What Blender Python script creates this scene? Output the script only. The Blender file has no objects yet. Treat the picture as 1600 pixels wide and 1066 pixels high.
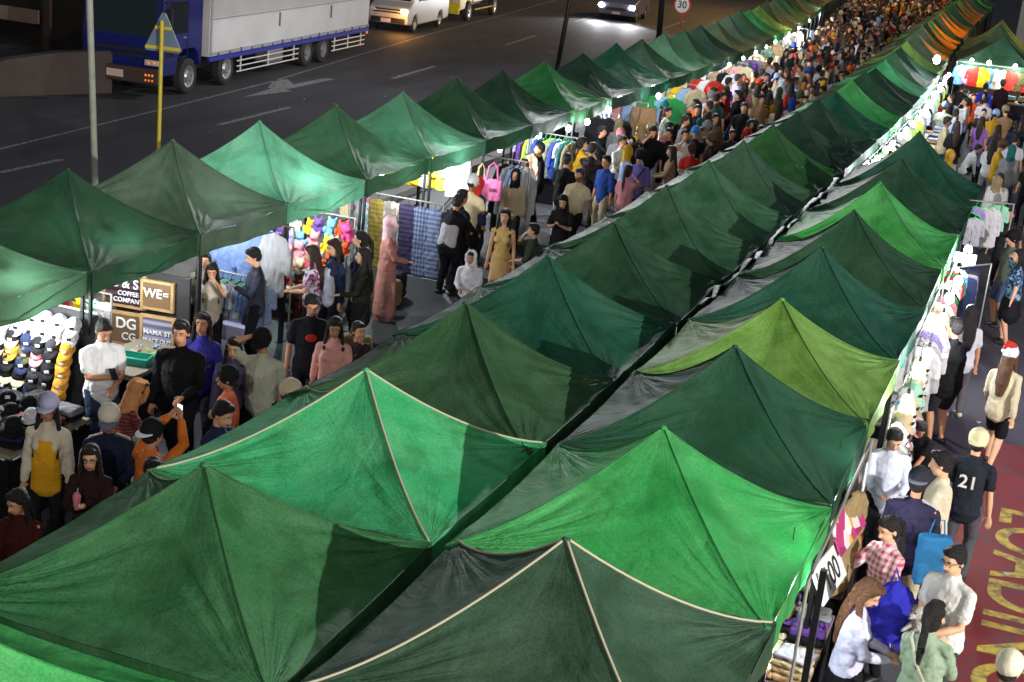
import bpy, bmesh, math, random
import numpy as np
from mathutils import Vector, Matrix, Quaternion
R = math.radians
random.seed(7)
scn = bpy.context.scene
col = scn.collection

# ------------------------------------------------------------------ camera, world, weak fill sun
cam_d = bpy.data.cameras.new('camera'); cam = bpy.data.objects.new('camera', cam_d); col.objects.link(cam)
fw = Vector((-0.31620285, 0.90067397, -0.29799692)); rt = Vector((0.92858021, 0.3581693, 0.09722939)); up = Vector((-0.19430533, 0.24596983, 0.94960217))
M = Matrix(((rt.x, up.x, -fw.x, 0), (rt.y, up.y, -fw.y, 0), (rt.z, up.z, -fw.z, 6.70078), (0, 0, 0, 1)))
cam.matrix_world = M
cam_d.sensor_width = 36; cam_d.lens = 2310.8 / 1600 * 36; cam_d.clip_end = 600; cam_d.clip_start = 0.2
scn.camera = cam
scn.view_settings.view_transform = 'Standard'; scn.view_settings.look = 'None'; scn.view_settings.gamma = 1.0
scn.view_settings.use_curve_mapping = False
scn.view_settings.exposure = 1.6
scn.render.resolution_x = 1024; scn.render.resolution_y = 682

SUN_AZ, SUN_EL = 129.0, 22.0        # azimuth clockwise from the direction the rows run in
world = bpy.data.worlds.new('World'); scn.world = world; world.use_nodes = True
wt = world.node_tree; bgn = wt.nodes['Background']
sky = wt.nodes.new('ShaderNodeTexSky'); sky.sky_type = 'NISHITA'; sky.sun_disc = False
sky.sun_elevation = R(SUN_EL); sky.sun_rotation = R(SUN_AZ); sky.dust_density = 3
wt.links.new(sky.outputs[0], bgn.inputs[0]); bgn.inputs[1].default_value = 0.009
sl = bpy.data.lights.new('weak_sun_fill', 'SUN'); so = bpy.data.objects.new('weak_sun_fill', sl); col.objects.link(so)
sl.energy = 0.08; sl.angle = R(0.6); sl.color = (1.0, 0.97, 0.92)  # very weak sun lamp, added only as faint fill
sd = Vector((math.sin(R(SUN_AZ)) * math.cos(R(SUN_EL)), math.cos(R(SUN_AZ)) * math.cos(R(SUN_EL)), math.sin(R(SUN_EL))))
so.rotation_euler = sd.to_track_quat('Z', 'Y').to_euler()

def lamp(name, loc, power, color=(1, 1, 1), size=0.1, spot=None, aim=None):
    L = bpy.data.lights.new(name, 'SPOT' if spot else 'POINT'); o = bpy.data.objects.new(name, L); col.objects.link(o)
    L.energy = power; L.color = color; L.shadow_soft_size = size; o.location = loc
    if spot:
        L.spot_size = R(spot); L.spot_blend = 0.6
        o.rotation_euler = (Vector(loc) - Vector(aim)).to_track_quat('Z', 'Y').to_euler()
    return o

# ------------------------------------------------------------------ helpers
def tag(o, label=None, cat=None, group=None, kind=None):
    if label: o['label'] = label
    if cat: o['category'] = cat
    if group: o['group'] = group
    if kind: o['kind'] = kind
    return o

def empty(name, loc=(0, 0, 0), rz=0.0, label=None, cat=None, group=None):
    o = bpy.data.objects.new(name, None); col.objects.link(o); o.location = loc; o.rotation_euler = (0, 0, rz)
    o.empty_display_size = 0.2
    return tag(o, label, cat, group)

def copy_tree(o, parent=None):
    c = o.copy(); col.objects.link(c)
    if parent: c.parent = parent
    for ch in list(o.children): copy_tree(ch, c)
    return c

class MB:
    """collects shapes of one mesh"""
    def __init__(s): s.v = []; s.f = []; s.m = []; s.mi = 0
    def add(s, vs, fs):
        n = len(s.v); s.v += [tuple(v) for v in vs]; s.f += [tuple(i + n for i in f) for f in fs]; s.m += [s.mi] * len(fs); return s
    def box(s, c, d, rz=0, rx=0, ry=0, taper=1.0):
        m = Matrix.Rotation(rz, 3, 'Z') @ Matrix.Rotation(ry, 3, 'Y') @ Matrix.Rotation(rx, 3, 'X')
        vs = []
        for z in (-.5, .5):
            t = 1.0 if z < 0 else taper
            for x, y in ((-.5, -.5), (.5, -.5), (.5, .5), (-.5, .5)):
                vs.append(m @ Vector((x * d[0] * t, y * d[1] * t, z * d[2])) + Vector(c))
        return s.add(vs, [(0, 3, 2, 1), (4, 5, 6, 7), (0, 1, 5, 4), (1, 2, 6, 5), (2, 3, 7, 6), (3, 0, 4, 7)])
    def bbox(s, c, d, r=0.03, rz=0, rx=0, ry=0):
        """box with chamfered edges"""
        m = Matrix.Rotation(rz, 3, 'Z') @ Matrix.Rotation(ry, 3, 'Y') @ Matrix.Rotation(rx, 3, 'X')
        bm = bmesh.new(); bmesh.ops.create_cube(bm, size=1.0)
        for v in bm.verts: v.co = Vector((v.co.x * d[0], v.co.y * d[1], v.co.z * d[2]))
        bmesh.ops.bevel(bm, geom=bm.edges[:], offset=min(r, min(d) * .45), segments=2, affect='EDGES', profile=.6)
        bm.verts.index_update()
        s.add([m @ v.co + Vector(c) for v in bm.verts], [[v.index for v in f.verts] for f in bm.faces]); bm.free(); return s
    def tube(s, pts, rad, seg=10, side=None, caps=True, flat=None):
        """tube through pts; rad number, list, or list of (r_side, r_other); ends rounded"""
        pts = [Vector(p) for p in pts]; n = len(pts)
        if not isinstance(rad, (list, tuple)): rad = [rad] * n
        rad = [(r, r) if not isinstance(r, (list, tuple)) else tuple(r) for r in rad]
        P, Q = [], []
        d0 = (pts[1] - pts[0]).normalized(); d1 = (pts[-1] - pts[-2]).normalized()
        if caps:
            r = rad[0]; mr = min(r)
            P.append(pts[0] - d0 * mr * .95); Q.append((r[0] * .3, r[1] * .3)); P.append(pts[0] - d0 * mr * .65); Q.append((r[0] * .75, r[1] * .75))
        P += pts; Q += rad
        if caps:
            r = rad[-1]; mr = min(r)
            P.append(pts[-1] + d1 * mr * .65); Q.append((r[0] * .75, r[1] * .75)); P.append(pts[-1] + d1 * mr * .95); Q.append((r[0] * .3, r[1] * .3))
        u = Vector(side) if side is not None else (Vector((1, 0, 0)) if abs(d0.x) < .8 else Vector((0, 1, 0)))
        vs = []; N = len(P)
        for i in range(N):
            a = P[max(i - 1, 0)]; b = P[min(i + 1, N - 1)]; d = (b - a)
            if d.length < 1e-9: d = d0
            d = d.normalized(); e = u - d * u.dot(d)
            e = e.normalized() if e.length > 1e-6 else d.orthogonal().normalized()
            u = e; w = d.cross(e)
            for k in range(seg):
                t = 2 * math.pi * k / seg
                vs.append(P[i] + e * math.cos(t) * Q[i][0] + w * math.sin(t) * Q[i][1])
        fs = []
        for i in range(N - 1):
            for k in range(seg):
                fs.append((i * seg + k, i * seg + (k + 1) % seg, (i + 1) * seg + (k + 1) % seg, (i + 1) * seg + k))
        fs.append(tuple(range(seg - 1, -1, -1))); fs.append(tuple((N - 1) * seg + k for k in range(seg)))
        return s.add(vs, fs)
    def ell(s, c, r, seg=12, rings=8, m=None):
        if not isinstance(r, (list, tuple)): r = (r, r, r)
        vs = [Vector((0, 0, -r[2]))]
        for i in range(1, rings):
            p = -math.pi / 2 + math.pi * i / rings
            for k in range(seg):
                t = 2 * math.pi * k / seg; vs.append(Vector((math.cos(p) * math.cos(t) * r[0], math.cos(p) * math.sin(t) * r[1], math.sin(p) * r[2])))
        vs.append(Vector((0, 0, r[2])))
        if m is not None: vs = [m @ v for v in vs]
        vs = [v + Vector(c) for v in vs]
        fs = [(0, 1 + (k + 1) % seg, 1 + k) for k in range(seg)]
        for i in range(rings - 2):
            for k in range(seg):
                a = 1 + i * seg; b = a + seg; fs.append((a + k, a + (k + 1) % seg, b + (k + 1) % seg, b + k))
        a = 1 + (rings - 2) * seg; L = len(vs) - 1
        fs += [(a + k, a + (k + 1) % seg, L) for k in range(seg)]
        return s.add(vs, fs)
    def prism(s, poly, t, m=None):
        """polygon in xz extruded +-t/2 in y"""
        n = len(poly); vs = [Vector((x, -t / 2, z)) for x, z in poly] + [Vector((x, t / 2, z)) for x, z in poly]
        if m is not None: vs = [m @ v for v in vs]
        return s.add(vs, [tuple(range(n)), tuple(range(2 * n - 1, n - 1, -1))] + [(i, n + i, n + (i + 1) % n, (i + 1) % n) for i in range(n)])
    def build(s, name, mat, parent=None, smooth=False, tf=None):
        me = bpy.data.meshes.new(name); vs = s.v if tf is None else [tf @ Vector(v) for v in s.v]
        me.from_pydata([tuple(v) for v in vs], [], s.f); me.update()
        for mm in (mat if isinstance(mat, (list, tuple)) else [mat]): me.materials.append(mm)
        if any(s.m): me.polygons.foreach_set('material_index', s.m)
        bm = bmesh.new(); bm.from_mesh(me); bmesh.ops.recalc_face_normals(bm, faces=bm.faces[:]); bm.to_mesh(me); bm.free()
        if smooth: me.polygons.foreach_set('use_smooth', [True] * len(me.polygons))
        o = bpy.data.objects.new(name, me); col.objects.link(o)
        if parent: o.parent = parent
        return o

# ------------------------------------------------------------------ materials
_mc = {}
def hexc(h):
    h = h.lstrip('#'); r = [int(h[i:i + 2], 16) / 255 for i in (0, 2, 4)]
    return tuple(((c + .055) / 1.055) ** 2.4 if c > .04045 else c / 12.92 for c in r)
def nodes(name):
    m = bpy.data.materials.new(name); m.use_nodes = True; t = m.node_tree
    return m, t, t.nodes['Principled BSDF']
def mat(name, c, rough=.6, metal=0.0, var=.12, vs=3.0, bump=0.0, bs=30.0, spec=.5, emit=None, es=1.0, coat=0.0):
    key = (name, c, rough, metal, emit, es)
    if key in _mc: return _mc[key]
    if isinstance(c, str): c = hexc(c)
    m, t, p = nodes(name)
    p.inputs['Roughness'].default_value = rough; p.inputs['Metallic'].default_value = metal
    p.inputs['Specular IOR Level'].default_value = spec
    if coat: p.inputs['Coat Weight'].default_value = coat
    tc = t.nodes.new('ShaderNodeTexCoord'); n = t.nodes.new('ShaderNodeTexNoise'); n.inputs['Scale'].default_value = vs; n.inputs['Detail'].default_value = 4
    t.links.new(tc.outputs['Object'], n.inputs['Vector'])
    mx = t.nodes.new('ShaderNodeMix'); mx.data_type = 'RGBA'
    mx.inputs[6].default_value = tuple(x * (1 - var) for x in c) + (1,); mx.inputs[7].default_value = tuple(min(1, x * (1 + var)) for x in c) + (1,)
    t.links.new(n.outputs['Fac'], mx.inputs[0]); t.links.new(mx.outputs[2], p.inputs['Base Color'])
    if bump:
        n2 = t.nodes.new('ShaderNodeTexNoise'); n2.inputs['Scale'].default_value = bs; n2.inputs['Detail'].default_value = 3
        t.links.new(tc.outputs['Object'], n2.inputs['Vector'])
        b = t.nodes.new('ShaderNodeBump'); b.inputs['Strength'].default_value = bump; b.inputs['Distance'].default_value = .03
        t.links.new(n2.outputs['Fac'], b.inputs['Height']); t.links.new(b.outputs[0], p.inputs['Normal'])
    if emit:
        p.inputs['Emission Color'].default_value = tuple(emit) + (1,); p.inputs['Emission Strength'].default_value = es
    _mc[key] = m; return m
def cloth(c, rough=.85): return mat('cloth', c, rough, var=.18, vs=5, bump=.5, bs=14, spec=.2)
def pattern(kind, cols, scale=20.0):
    """printed cloth: plaid, floral or stripes"""
    key = (kind, tuple(cols), scale)
    if key in _mc: return _mc[key]
    m, t, p = nodes(kind + '_cloth'); p.inputs['Roughness'].default_value = .85; p.inputs['Specular IOR Level'].default_value = .2
    cols = [hexc(c) for c in cols]
    tc = t.nodes.new('ShaderNodeTexCoord')
    def ramp(src, stops, mode='CONSTANT'):
        r = t.nodes.new('ShaderNodeValToRGB'); r.color_ramp.interpolation = mode; e = r.color_ramp.elements
        while len(e) < len(stops): e.new(.5)
        for i, (q, c) in enumerate(stops): e[i].position = q; e[i].color = tuple(c) + (1,)
        t.links.new(src, r.inputs[0]); return r
    if kind == 'floral':
        v = t.nodes.new('ShaderNodeTexVoronoi'); v.inputs['Scale'].default_value = scale; t.links.new(tc.outputs['Object'], v.inputs['Vector'])
        s = t.nodes.new('ShaderNodeSeparateColor'); t.links.new(v.outputs['Color'], s.inputs[0])
        n = len(cols); r = ramp(s.outputs[0], [(i / n, c) for i, c in enumerate(cols)])
        t.links.new(r.outputs[0], p.inputs['Base Color'])
    else:
        outs = []
        for ax in (('Z', 'X') if kind == 'plaid' else ('Z',)):
            w = t.nodes.new('ShaderNodeTexWave'); w.bands_direction = ax; w.inputs['Scale'].default_value = scale; w.inputs['Distortion'].default_value = .6
            t.links.new(tc.outputs['Object'], w.inputs['Vector'])
            outs.append(ramp(w.outputs['Fac'], [(0, cols[0]), (.55, cols[1])]))
        if len(outs) == 2:
            mx = t.nodes.new('ShaderNodeMix'); mx.data_type = 'RGBA'; mx.inputs[0].default_value = .5
            t.links.new(outs[0].outputs[0], mx.inputs[6]); t.links.new(outs[1].outputs[0], mx.inputs[7]); t.links.new(mx.outputs[2], p.inputs['Base Color'])
        else: t.links.new(outs[0].outputs[0], p.inputs['Base Color'])
    _mc[key] = m; return m
def glow(c, s): return mat('glow', (.9, .9, .9), .5, emit=c, es=s)

DARKMETAL = mat('dark_metal', (.02, .022, .024), .45, .6, bump=.1)
GREYMETAL = mat('grey_metal', (.30, .30, .28), .5, .4, bump=.15)
# ------------------------------------------------------------------ ground, road, markings
def asphalt(name, c, rough, var=.5):
    m, t, p = nodes(name); tc = t.nodes.new('ShaderNodeTexCoord')
    n1 = t.nodes.new('ShaderNodeTexNoise'); n1.inputs['Scale'].default_value = .35; n1.inputs['Detail'].default_value = 8; n1.inputs['Roughness'].default_value = .65
    n2 = t.nodes.new('ShaderNodeTexNoise'); n2.inputs['Scale'].default_value = 45; n2.inputs['Detail'].default_value = 3
    for n in (n1, n2): t.links.new(tc.outputs['Object'], n.inputs['Vector'])
    mx = t.nodes.new('ShaderNodeMix'); mx.data_type = 'RGBA'
    mx.inputs[6].default_value = tuple(x * (1 - var) for x in c) + (1,); mx.inputs[7].default_value = tuple(x * (1 + var) for x in c) + (1,)
    ma = t.nodes.new('ShaderNodeMath'); ma.operation = 'MULTIPLY_ADD'; ma.inputs[1].default_value = .35; t.links.new(n2.outputs['Fac'], ma.inputs[0]); t.links.new(n1.outputs['Fac'], ma.inputs[2])
    mb = t.nodes.new('ShaderNodeMath'); mb.operation = 'SUBTRACT'; mb.inputs[1].default_value = .17; t.links.new(ma.outputs[0], mb.inputs[0])
    mp = t.nodes.new('ShaderNodeMapping'); mp.inputs['Scale'].default_value = (1.3, .05, 1); t.links.new(tc.outputs['Object'], mp.inputs['Vector']); n3 = t.nodes.new('ShaderNodeTexNoise'); n3.inputs['Scale'].default_value = 1.0; n3.inputs['Detail'].default_value = 5; t.links.new(mp.outputs[0], n3.inputs['Vector'])
    mc = t.nodes.new('ShaderNodeMath'); mc.operation = 'MULTIPLY_ADD'; mc.inputs[1].default_value = .9; t.links.new(n3.outputs['Fac'], mc.inputs[0]); t.links.new(mb.outputs[0], mc.inputs[2]); md_ = t.nodes.new('ShaderNodeMath'); md_.operation = 'SUBTRACT'; md_.inputs[1].default_value = .45; t.links.new(mc.outputs[0], md_.inputs[0]); mb = md_
    t.links.new(mb.outputs[0], mx.inputs[0]); t.links.new(mx.outputs[2], p.inputs['Base Color'])
    mr = t.nodes.new('ShaderNodeMapRange'); mr.inputs[3].default_value = rough - .15; mr.inputs[4].default_value = rough + .15
    t.links.new(n1.outputs['Fac'], mr.inputs[0]); t.links.new(mr.outputs[0], p.inputs['Roughness'])
    b = t.nodes.new('ShaderNodeBump'); b.inputs['Strength'].default_value = .35; b.inputs['Distance'].default_value = .01
    t.links.new(n2.outputs['Fac'], b.inputs['Height']); t.links.new(b.outputs[0], p.inputs['Normal'])
    return m
ASPH = asphalt('asphalt', (.040, .040, .046), .74, .6); GRND = asphalt('ground_asphalt', (.045, .045, .052), .72)
def sheet(name, pts, z, m, **kw):
    me = bpy.data.meshes.new(name); me.from_pydata([(x, y, z) for x, y in pts], [], [tuple(range(len(pts)))]); me.materials.append(m)
    o = bpy.data.objects.new(name, me); col.objects.link(o); tag(o, kind='structure'); return o
sheet('ground', [(-150, -40), (80, -40), (80, 350), (-150, 350)], 0, GRND)
sheet('road', [(-28.6, -10), (-13.6, -10), (-13.6, 40), (-14.1, 51), (-14.8, 60), (-15.5, 67), (-17.1, 84), (-20.3, 115), (-27, 180), (-30, 300), (-60, 300), (-42, 110), (-33.4, 70), (-28.6, 36)], .004, ASPH)
def worn(name, c, wear=.5, sc=9.0):
    """paint with worn patches showing the asphalt"""
    m, t, p = nodes(name); p.inputs['Roughness'].default_value = .6; tc = t.nodes.new('ShaderNodeTexCoord')
    n = t.nodes.new('ShaderNodeTexNoise'); n.inputs['Scale'].default_value = sc; n.inputs['Detail'].default_value = 9; n.inputs['Roughness'].default_value = .7
    t.links.new(tc.outputs['Object'], n.inputs['Vector'])
    r = t.nodes.new('ShaderNodeValToRGB'); r.color_ramp.elements[0].position = wear - .1; r.color_ramp.elements[1].position = wear + .12
    r.color_ramp.elements[0].color = (.07, .065, .065, 1); r.color_ramp.elements[1].color = tuple(c) + (1,)
    t.links.new(n.outputs['Fac'], r.inputs[0]); t.links.new(r.outputs[0], p.inputs['Base Color']); return m
WHITEP = worn('road_paint', (.30, .30, .29), .47); YELP = worn('yellow_paint', (.60, .46, .06), .45, 6); REDP = worn('red_paint', (.21, .03, .022), .38, 3)
def strip(pts, w):
    me_v = []; n = len(pts)
    for i, p in enumerate(pts):
        a = Vector(pts[max(i - 1, 0)]); b = Vector(pts[min(i + 1, n - 1)]); d = (b - a).normalized(); q = Vector((-d.y, d.x)) * w / 2
        me_v += [(p[0] + q.x, p[1] + q.y), (p[0] - q.x, p[1] - q.y)]
    return me_v, [(2 * i, 2 * i + 1, 2 * i + 3, 2 * i + 2) for i in range(n - 1)]
mk = MB()
for pts, w in [([(-21.2, 10), (-21.3, 26), (-22.0, 33), (-22.75, 40), (-24.2, 49), (-25.6, 58), (-27.3, 71), (-30, 90), (-34, 120)], .09)]:
    v, f = strip(pts, w); mk.add([(a, b, .008) for a, b in v], f)
for a, b in [((-19.77, 24.1), (-19.75, 26.1)), ((-19.83, 32.5), (-20.05, 36.5)), ((-20.75, 44.6), (-21.2, 49.1)), ((-22.2, 58.7), (-22.8, 63.9)), ((-20.1, 75.7), (-20.6, 82.2)), ((-24, 73), (-24.8, 80)),
             ((-19.6, 16), (-19.7, 19)), ((-17, 58), (-17.4, 63)), ((-18.4, 66.5), (-18.9, 71))]:
    v, f = strip([a, b], .16); mk.add([(p, q, .008) for p, q in v], f)
# turn arrow
mk.add([(x, y, .008) for x, y in [(-21.75, 36.9), (-21.45, 39.2), (-21.72, 39.2), (-21.85, 42.6), (-22.15, 42.6), (-22.1, 40.4), (-22.75, 41.2), (-22.9, 40.6), (-22.2, 39.0), (-22.1, 39.1)]], [tuple(range(10))])
o = mk.build('road_markings', WHITEP); tag(o, kind='structure')
sheet('loading_zone', [(-.42, 6), (5, 6), (5, 20.2), (-.25, 20.3)], .004, REDP)
def text(name, s, size, m, loc, rot, parent=None, ext=0.0, align='CENTER', sx=1.0):
    c = bpy.data.curves.new(name, 'FONT'); c.body = s; c.size = size; c.extrude = ext; c.align_x = align; c.align_y = 'CENTER'; c.offset = size * .012
    t = bpy.data.objects.new(name, c); col.objects.link(t)
    bpy.context.view_layer.update(); dg = bpy.context.evaluated_depsgraph_get()
    me = bpy.data.meshes.new_from_object(t.evaluated_get(dg)); bpy.data.objects.remove(t); bpy.data.curves.remove(c)
    me.name = name; me.materials.clear(); me.materials.append(m)
    o = bpy.data.objects.new(name, me); col.objects.link(o); o.location = loc; o.rotation_euler = rot; o.scale = (sx, 1, 1)
    if parent: o.parent = parent
    return o
o = text('loading_text', 'LOADING', 1.25, YELP, (.62, 15.4, .009), (0, 0, R(-90)), sx=.88); tag(o, kind='structure')
# kerb along the street side of the stalls
kb = MB(); kb.box((-13.35, 14, .06), (.25, 54, .12)); kb.box((-12.95, 14, .07), (.55, 54, .14))
tag(kb.build('pavement', mat('concrete', (.2, .19, .18), .8, var=.3, vs=2, bump=.3)), kind='structure')

# ------------------------------------------------------------------ canopy tents
def greencloth(name, c, dust=.25):
    key = ('green', c, dust)
    if key in _mc: return _mc[key]
    m, t, p = nodes(name); L = t.links.new
    tc = t.nodes.new('ShaderNodeTexCoord'); oi = t.nodes.new('ShaderNodeObjectInfo')
    ad = t.nodes.new('ShaderNodeVectorMath'); ad.operation = 'ADD'; L(tc.outputs['Object'], ad.inputs[0])
    cx = t.nodes.new('ShaderNodeVectorMath'); cx.operation = 'SCALE'; cx.inputs[0].default_value = (17, 31, 5); L(oi.outputs['Random'], cx.inputs['Scale']); L(cx.outputs[0], ad.inputs[1])
    n = t.nodes.new('ShaderNodeTexNoise'); n.inputs['Scale'].default_value = 1.3; n.inputs['Detail'].default_value = 7; n.inputs['Roughness'].default_value = .62; L(ad.outputs[0], n.inputs['Vector'])
    r = t.nodes.new('ShaderNodeValToRGB'); e = r.color_ramp.elements; e[0].position = .36; e[1].position = .68
    g = sum(c) / 3 * .9 + .02
    e[0].color = tuple(x * .82 for x in c) + (1,); e[1].color = tuple(x * (1 - dust) + y * dust for x, y in zip([k * 1.15 for k in c], (g * 1.2, g * 1.25, g * 1.05))) + (1,)
    L(n.outputs['Fac'], r.inputs[0])
    # fine worn specks
    n3 = t.nodes.new('ShaderNodeTexNoise'); n3.inputs['Scale'].default_value = 60; n3.inputs['Detail'].default_value = 4; L(ad.outputs[0], n3.inputs['Vector'])
    mx = t.nodes.new('ShaderNodeMix'); mx.data_type = 'RGBA'; mx.blend_type = 'MULTIPLY'; mx.inputs[0].default_value = 1.0
    r3 = t.nodes.new('ShaderNodeValToRGB'); r3.color_ramp.elements[0].position = .3; r3.color_ramp.elements[1].position = .6; r3.color_ramp.elements[0].color = (.72, .72, .72, 1); r3.color_ramp.elements[1].color = (1.05, 1.05, 1.05, 1)
    L(n3.outputs['Fac'], r3.inputs[0]); L(r.outputs[0], mx.inputs[6]); L(r3.outputs[0], mx.inputs[7])
    L(mx.outputs[2], p.inputs['Base Color']); p.inputs['Roughness'].default_value = .72; p.inputs['Specular IOR Level'].default_value = .16
    # folds: fine creases running from the peak, and crumples
    uv = t.nodes.new('ShaderNodeUVMap'); mp = t.nodes.new('ShaderNodeMapping'); mp.inputs['Scale'].default_value = (3.2, 1.1, 1); L(uv.outputs[0], mp.inputs['Vector'])
    a2 = t.nodes.new('ShaderNodeVectorMath'); a2.operation = 'ADD'; L(mp.outputs[0], a2.inputs[0]); L(cx.outputs[0], a2.inputs[1])
    nf = t.nodes.new('ShaderNodeTexNoise'); nf.inputs['Scale'].default_value = 1; nf.inputs['Detail'].default_value = 3; nf.inputs['Roughness'].default_value = .5; L(a2.outputs[0], nf.inputs['Vector'])
    n4 = t.nodes.new('ShaderNodeTexNoise'); n4.inputs['Scale'].default_value = 3.2; n4.inputs['Detail'].default_value = 6; n4.inputs['Distortion'].default_value = 1.2; L(ad.outputs[0], n4.inputs['Vector'])
    b = t.nodes.new('ShaderNodeBump'); b.inputs['Strength'].default_value = .22; b.inputs['Distance'].default_value = .05; L(nf.outputs['Fac'], b.inputs['Height'])
    b2 = t.nodes.new('ShaderNodeBump'); b2.inputs['Strength'].default_value = .38; b2.inputs['Distance'].default_value = .04; L(n4.outputs['Fac'], b2.inputs['Height']); L(b.outputs[0], b2.inputs['Normal'])
    av = t.nodes.new('ShaderNodeAttribute'); av.attribute_name = 'cr'; n5 = t.nodes.new('ShaderNodeTexNoise'); n5.inputs['Scale'].default_value = 1.5; n5.inputs['Detail'].default_value = 4; n5.inputs['Distortion'].default_value = .4
    sx_ = t.nodes.new('ShaderNodeSeparateXYZ'); L(av.outputs['Vector'], sx_.inputs[0]); cb_ = t.nodes.new('ShaderNodeCombineXYZ'); L(sx_.outputs[0], cb_.inputs[0]); L(sx_.outputs[1], cb_.inputs[1]); L(cb_.outputs[0], n5.inputs['Vector'])
    mm_ = t.nodes.new('ShaderNodeMath'); mm_.operation = 'MULTIPLY'; L(n5.outputs['Fac'], mm_.inputs[0]); L(sx_.outputs[2], mm_.inputs[1])
    b3 = t.nodes.new('ShaderNodeBump'); b3.inputs['Strength'].default_value = .42; b3.inputs['Distance'].default_value = .12; L(mm_.outputs[0], b3.inputs['Height']); L(b2.outputs[0], b3.inputs['Normal'])
    L(b3.outputs[0], p.inputs['Normal'])
    st = t.nodes.new('ShaderNodeTexNoise'); st.inputs['Scale'].default_value = 2.1; st.inputs['Detail'].default_value = 6; st.inputs['Distortion'].default_value = .8; L(ad.outputs[0], st.inputs['Vector'])
    rs = t.nodes.new('ShaderNodeValToRGB'); rs.color_ramp.elements[0].position = .38; rs.color_ramp.elements[1].position = .52; rs.color_ramp.elements[0].color = (.66, .70, .62, 1); rs.color_ramp.elements[1].color = (1, 1, 1, 1); L(st.outputs['Fac'], rs.inputs[0])
    mz = t.nodes.new('ShaderNodeMix'); mz.data_type = 'RGBA'; mz.blend_type = 'MULTIPLY'; mz.inputs[0].default_value = .8; L(mx.outputs[2], mz.inputs[6]); L(rs.outputs[0], mz.inputs[7]); L(mz.outputs[2], p.inputs['Base Color'])
    tr = t.nodes.new('ShaderNodeBsdfTranslucent'); tr.inputs['Color'].default_value = tuple(min(1, x * 1.3) for x in c) + (1,)
    ms = t.nodes.new('ShaderNodeMixShader'); ms.inputs[0].default_value = .09
    out = t.nodes['Material Output']; L(p.outputs[0], ms.inputs[1]); L(tr.outputs[0], ms.inputs[2]); L(ms.outputs[0], out.inputs['Surface'])
    _mc[key] = m; return m

def npmesh(name, V, F, uv=None, smooth=True, cr=None):
    me = bpy.data.meshes.new(name); me.from_pydata(V.tolist(), [], F.tolist()); me.update()
    if uv is not None:
        L = me.uv_layers.new(name='UVMap'); L.data.foreach_set('uv', uv[F.ravel()].ravel())
    if cr is not None:
        at = me.attributes.new('cr', 'FLOAT_VECTOR', 'POINT'); at.data.foreach_set('vector', cr.astype('f').ravel())
    me.polygons.foreach_set('use_smooth', [smooth] * len(me.polygons)); return me

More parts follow.
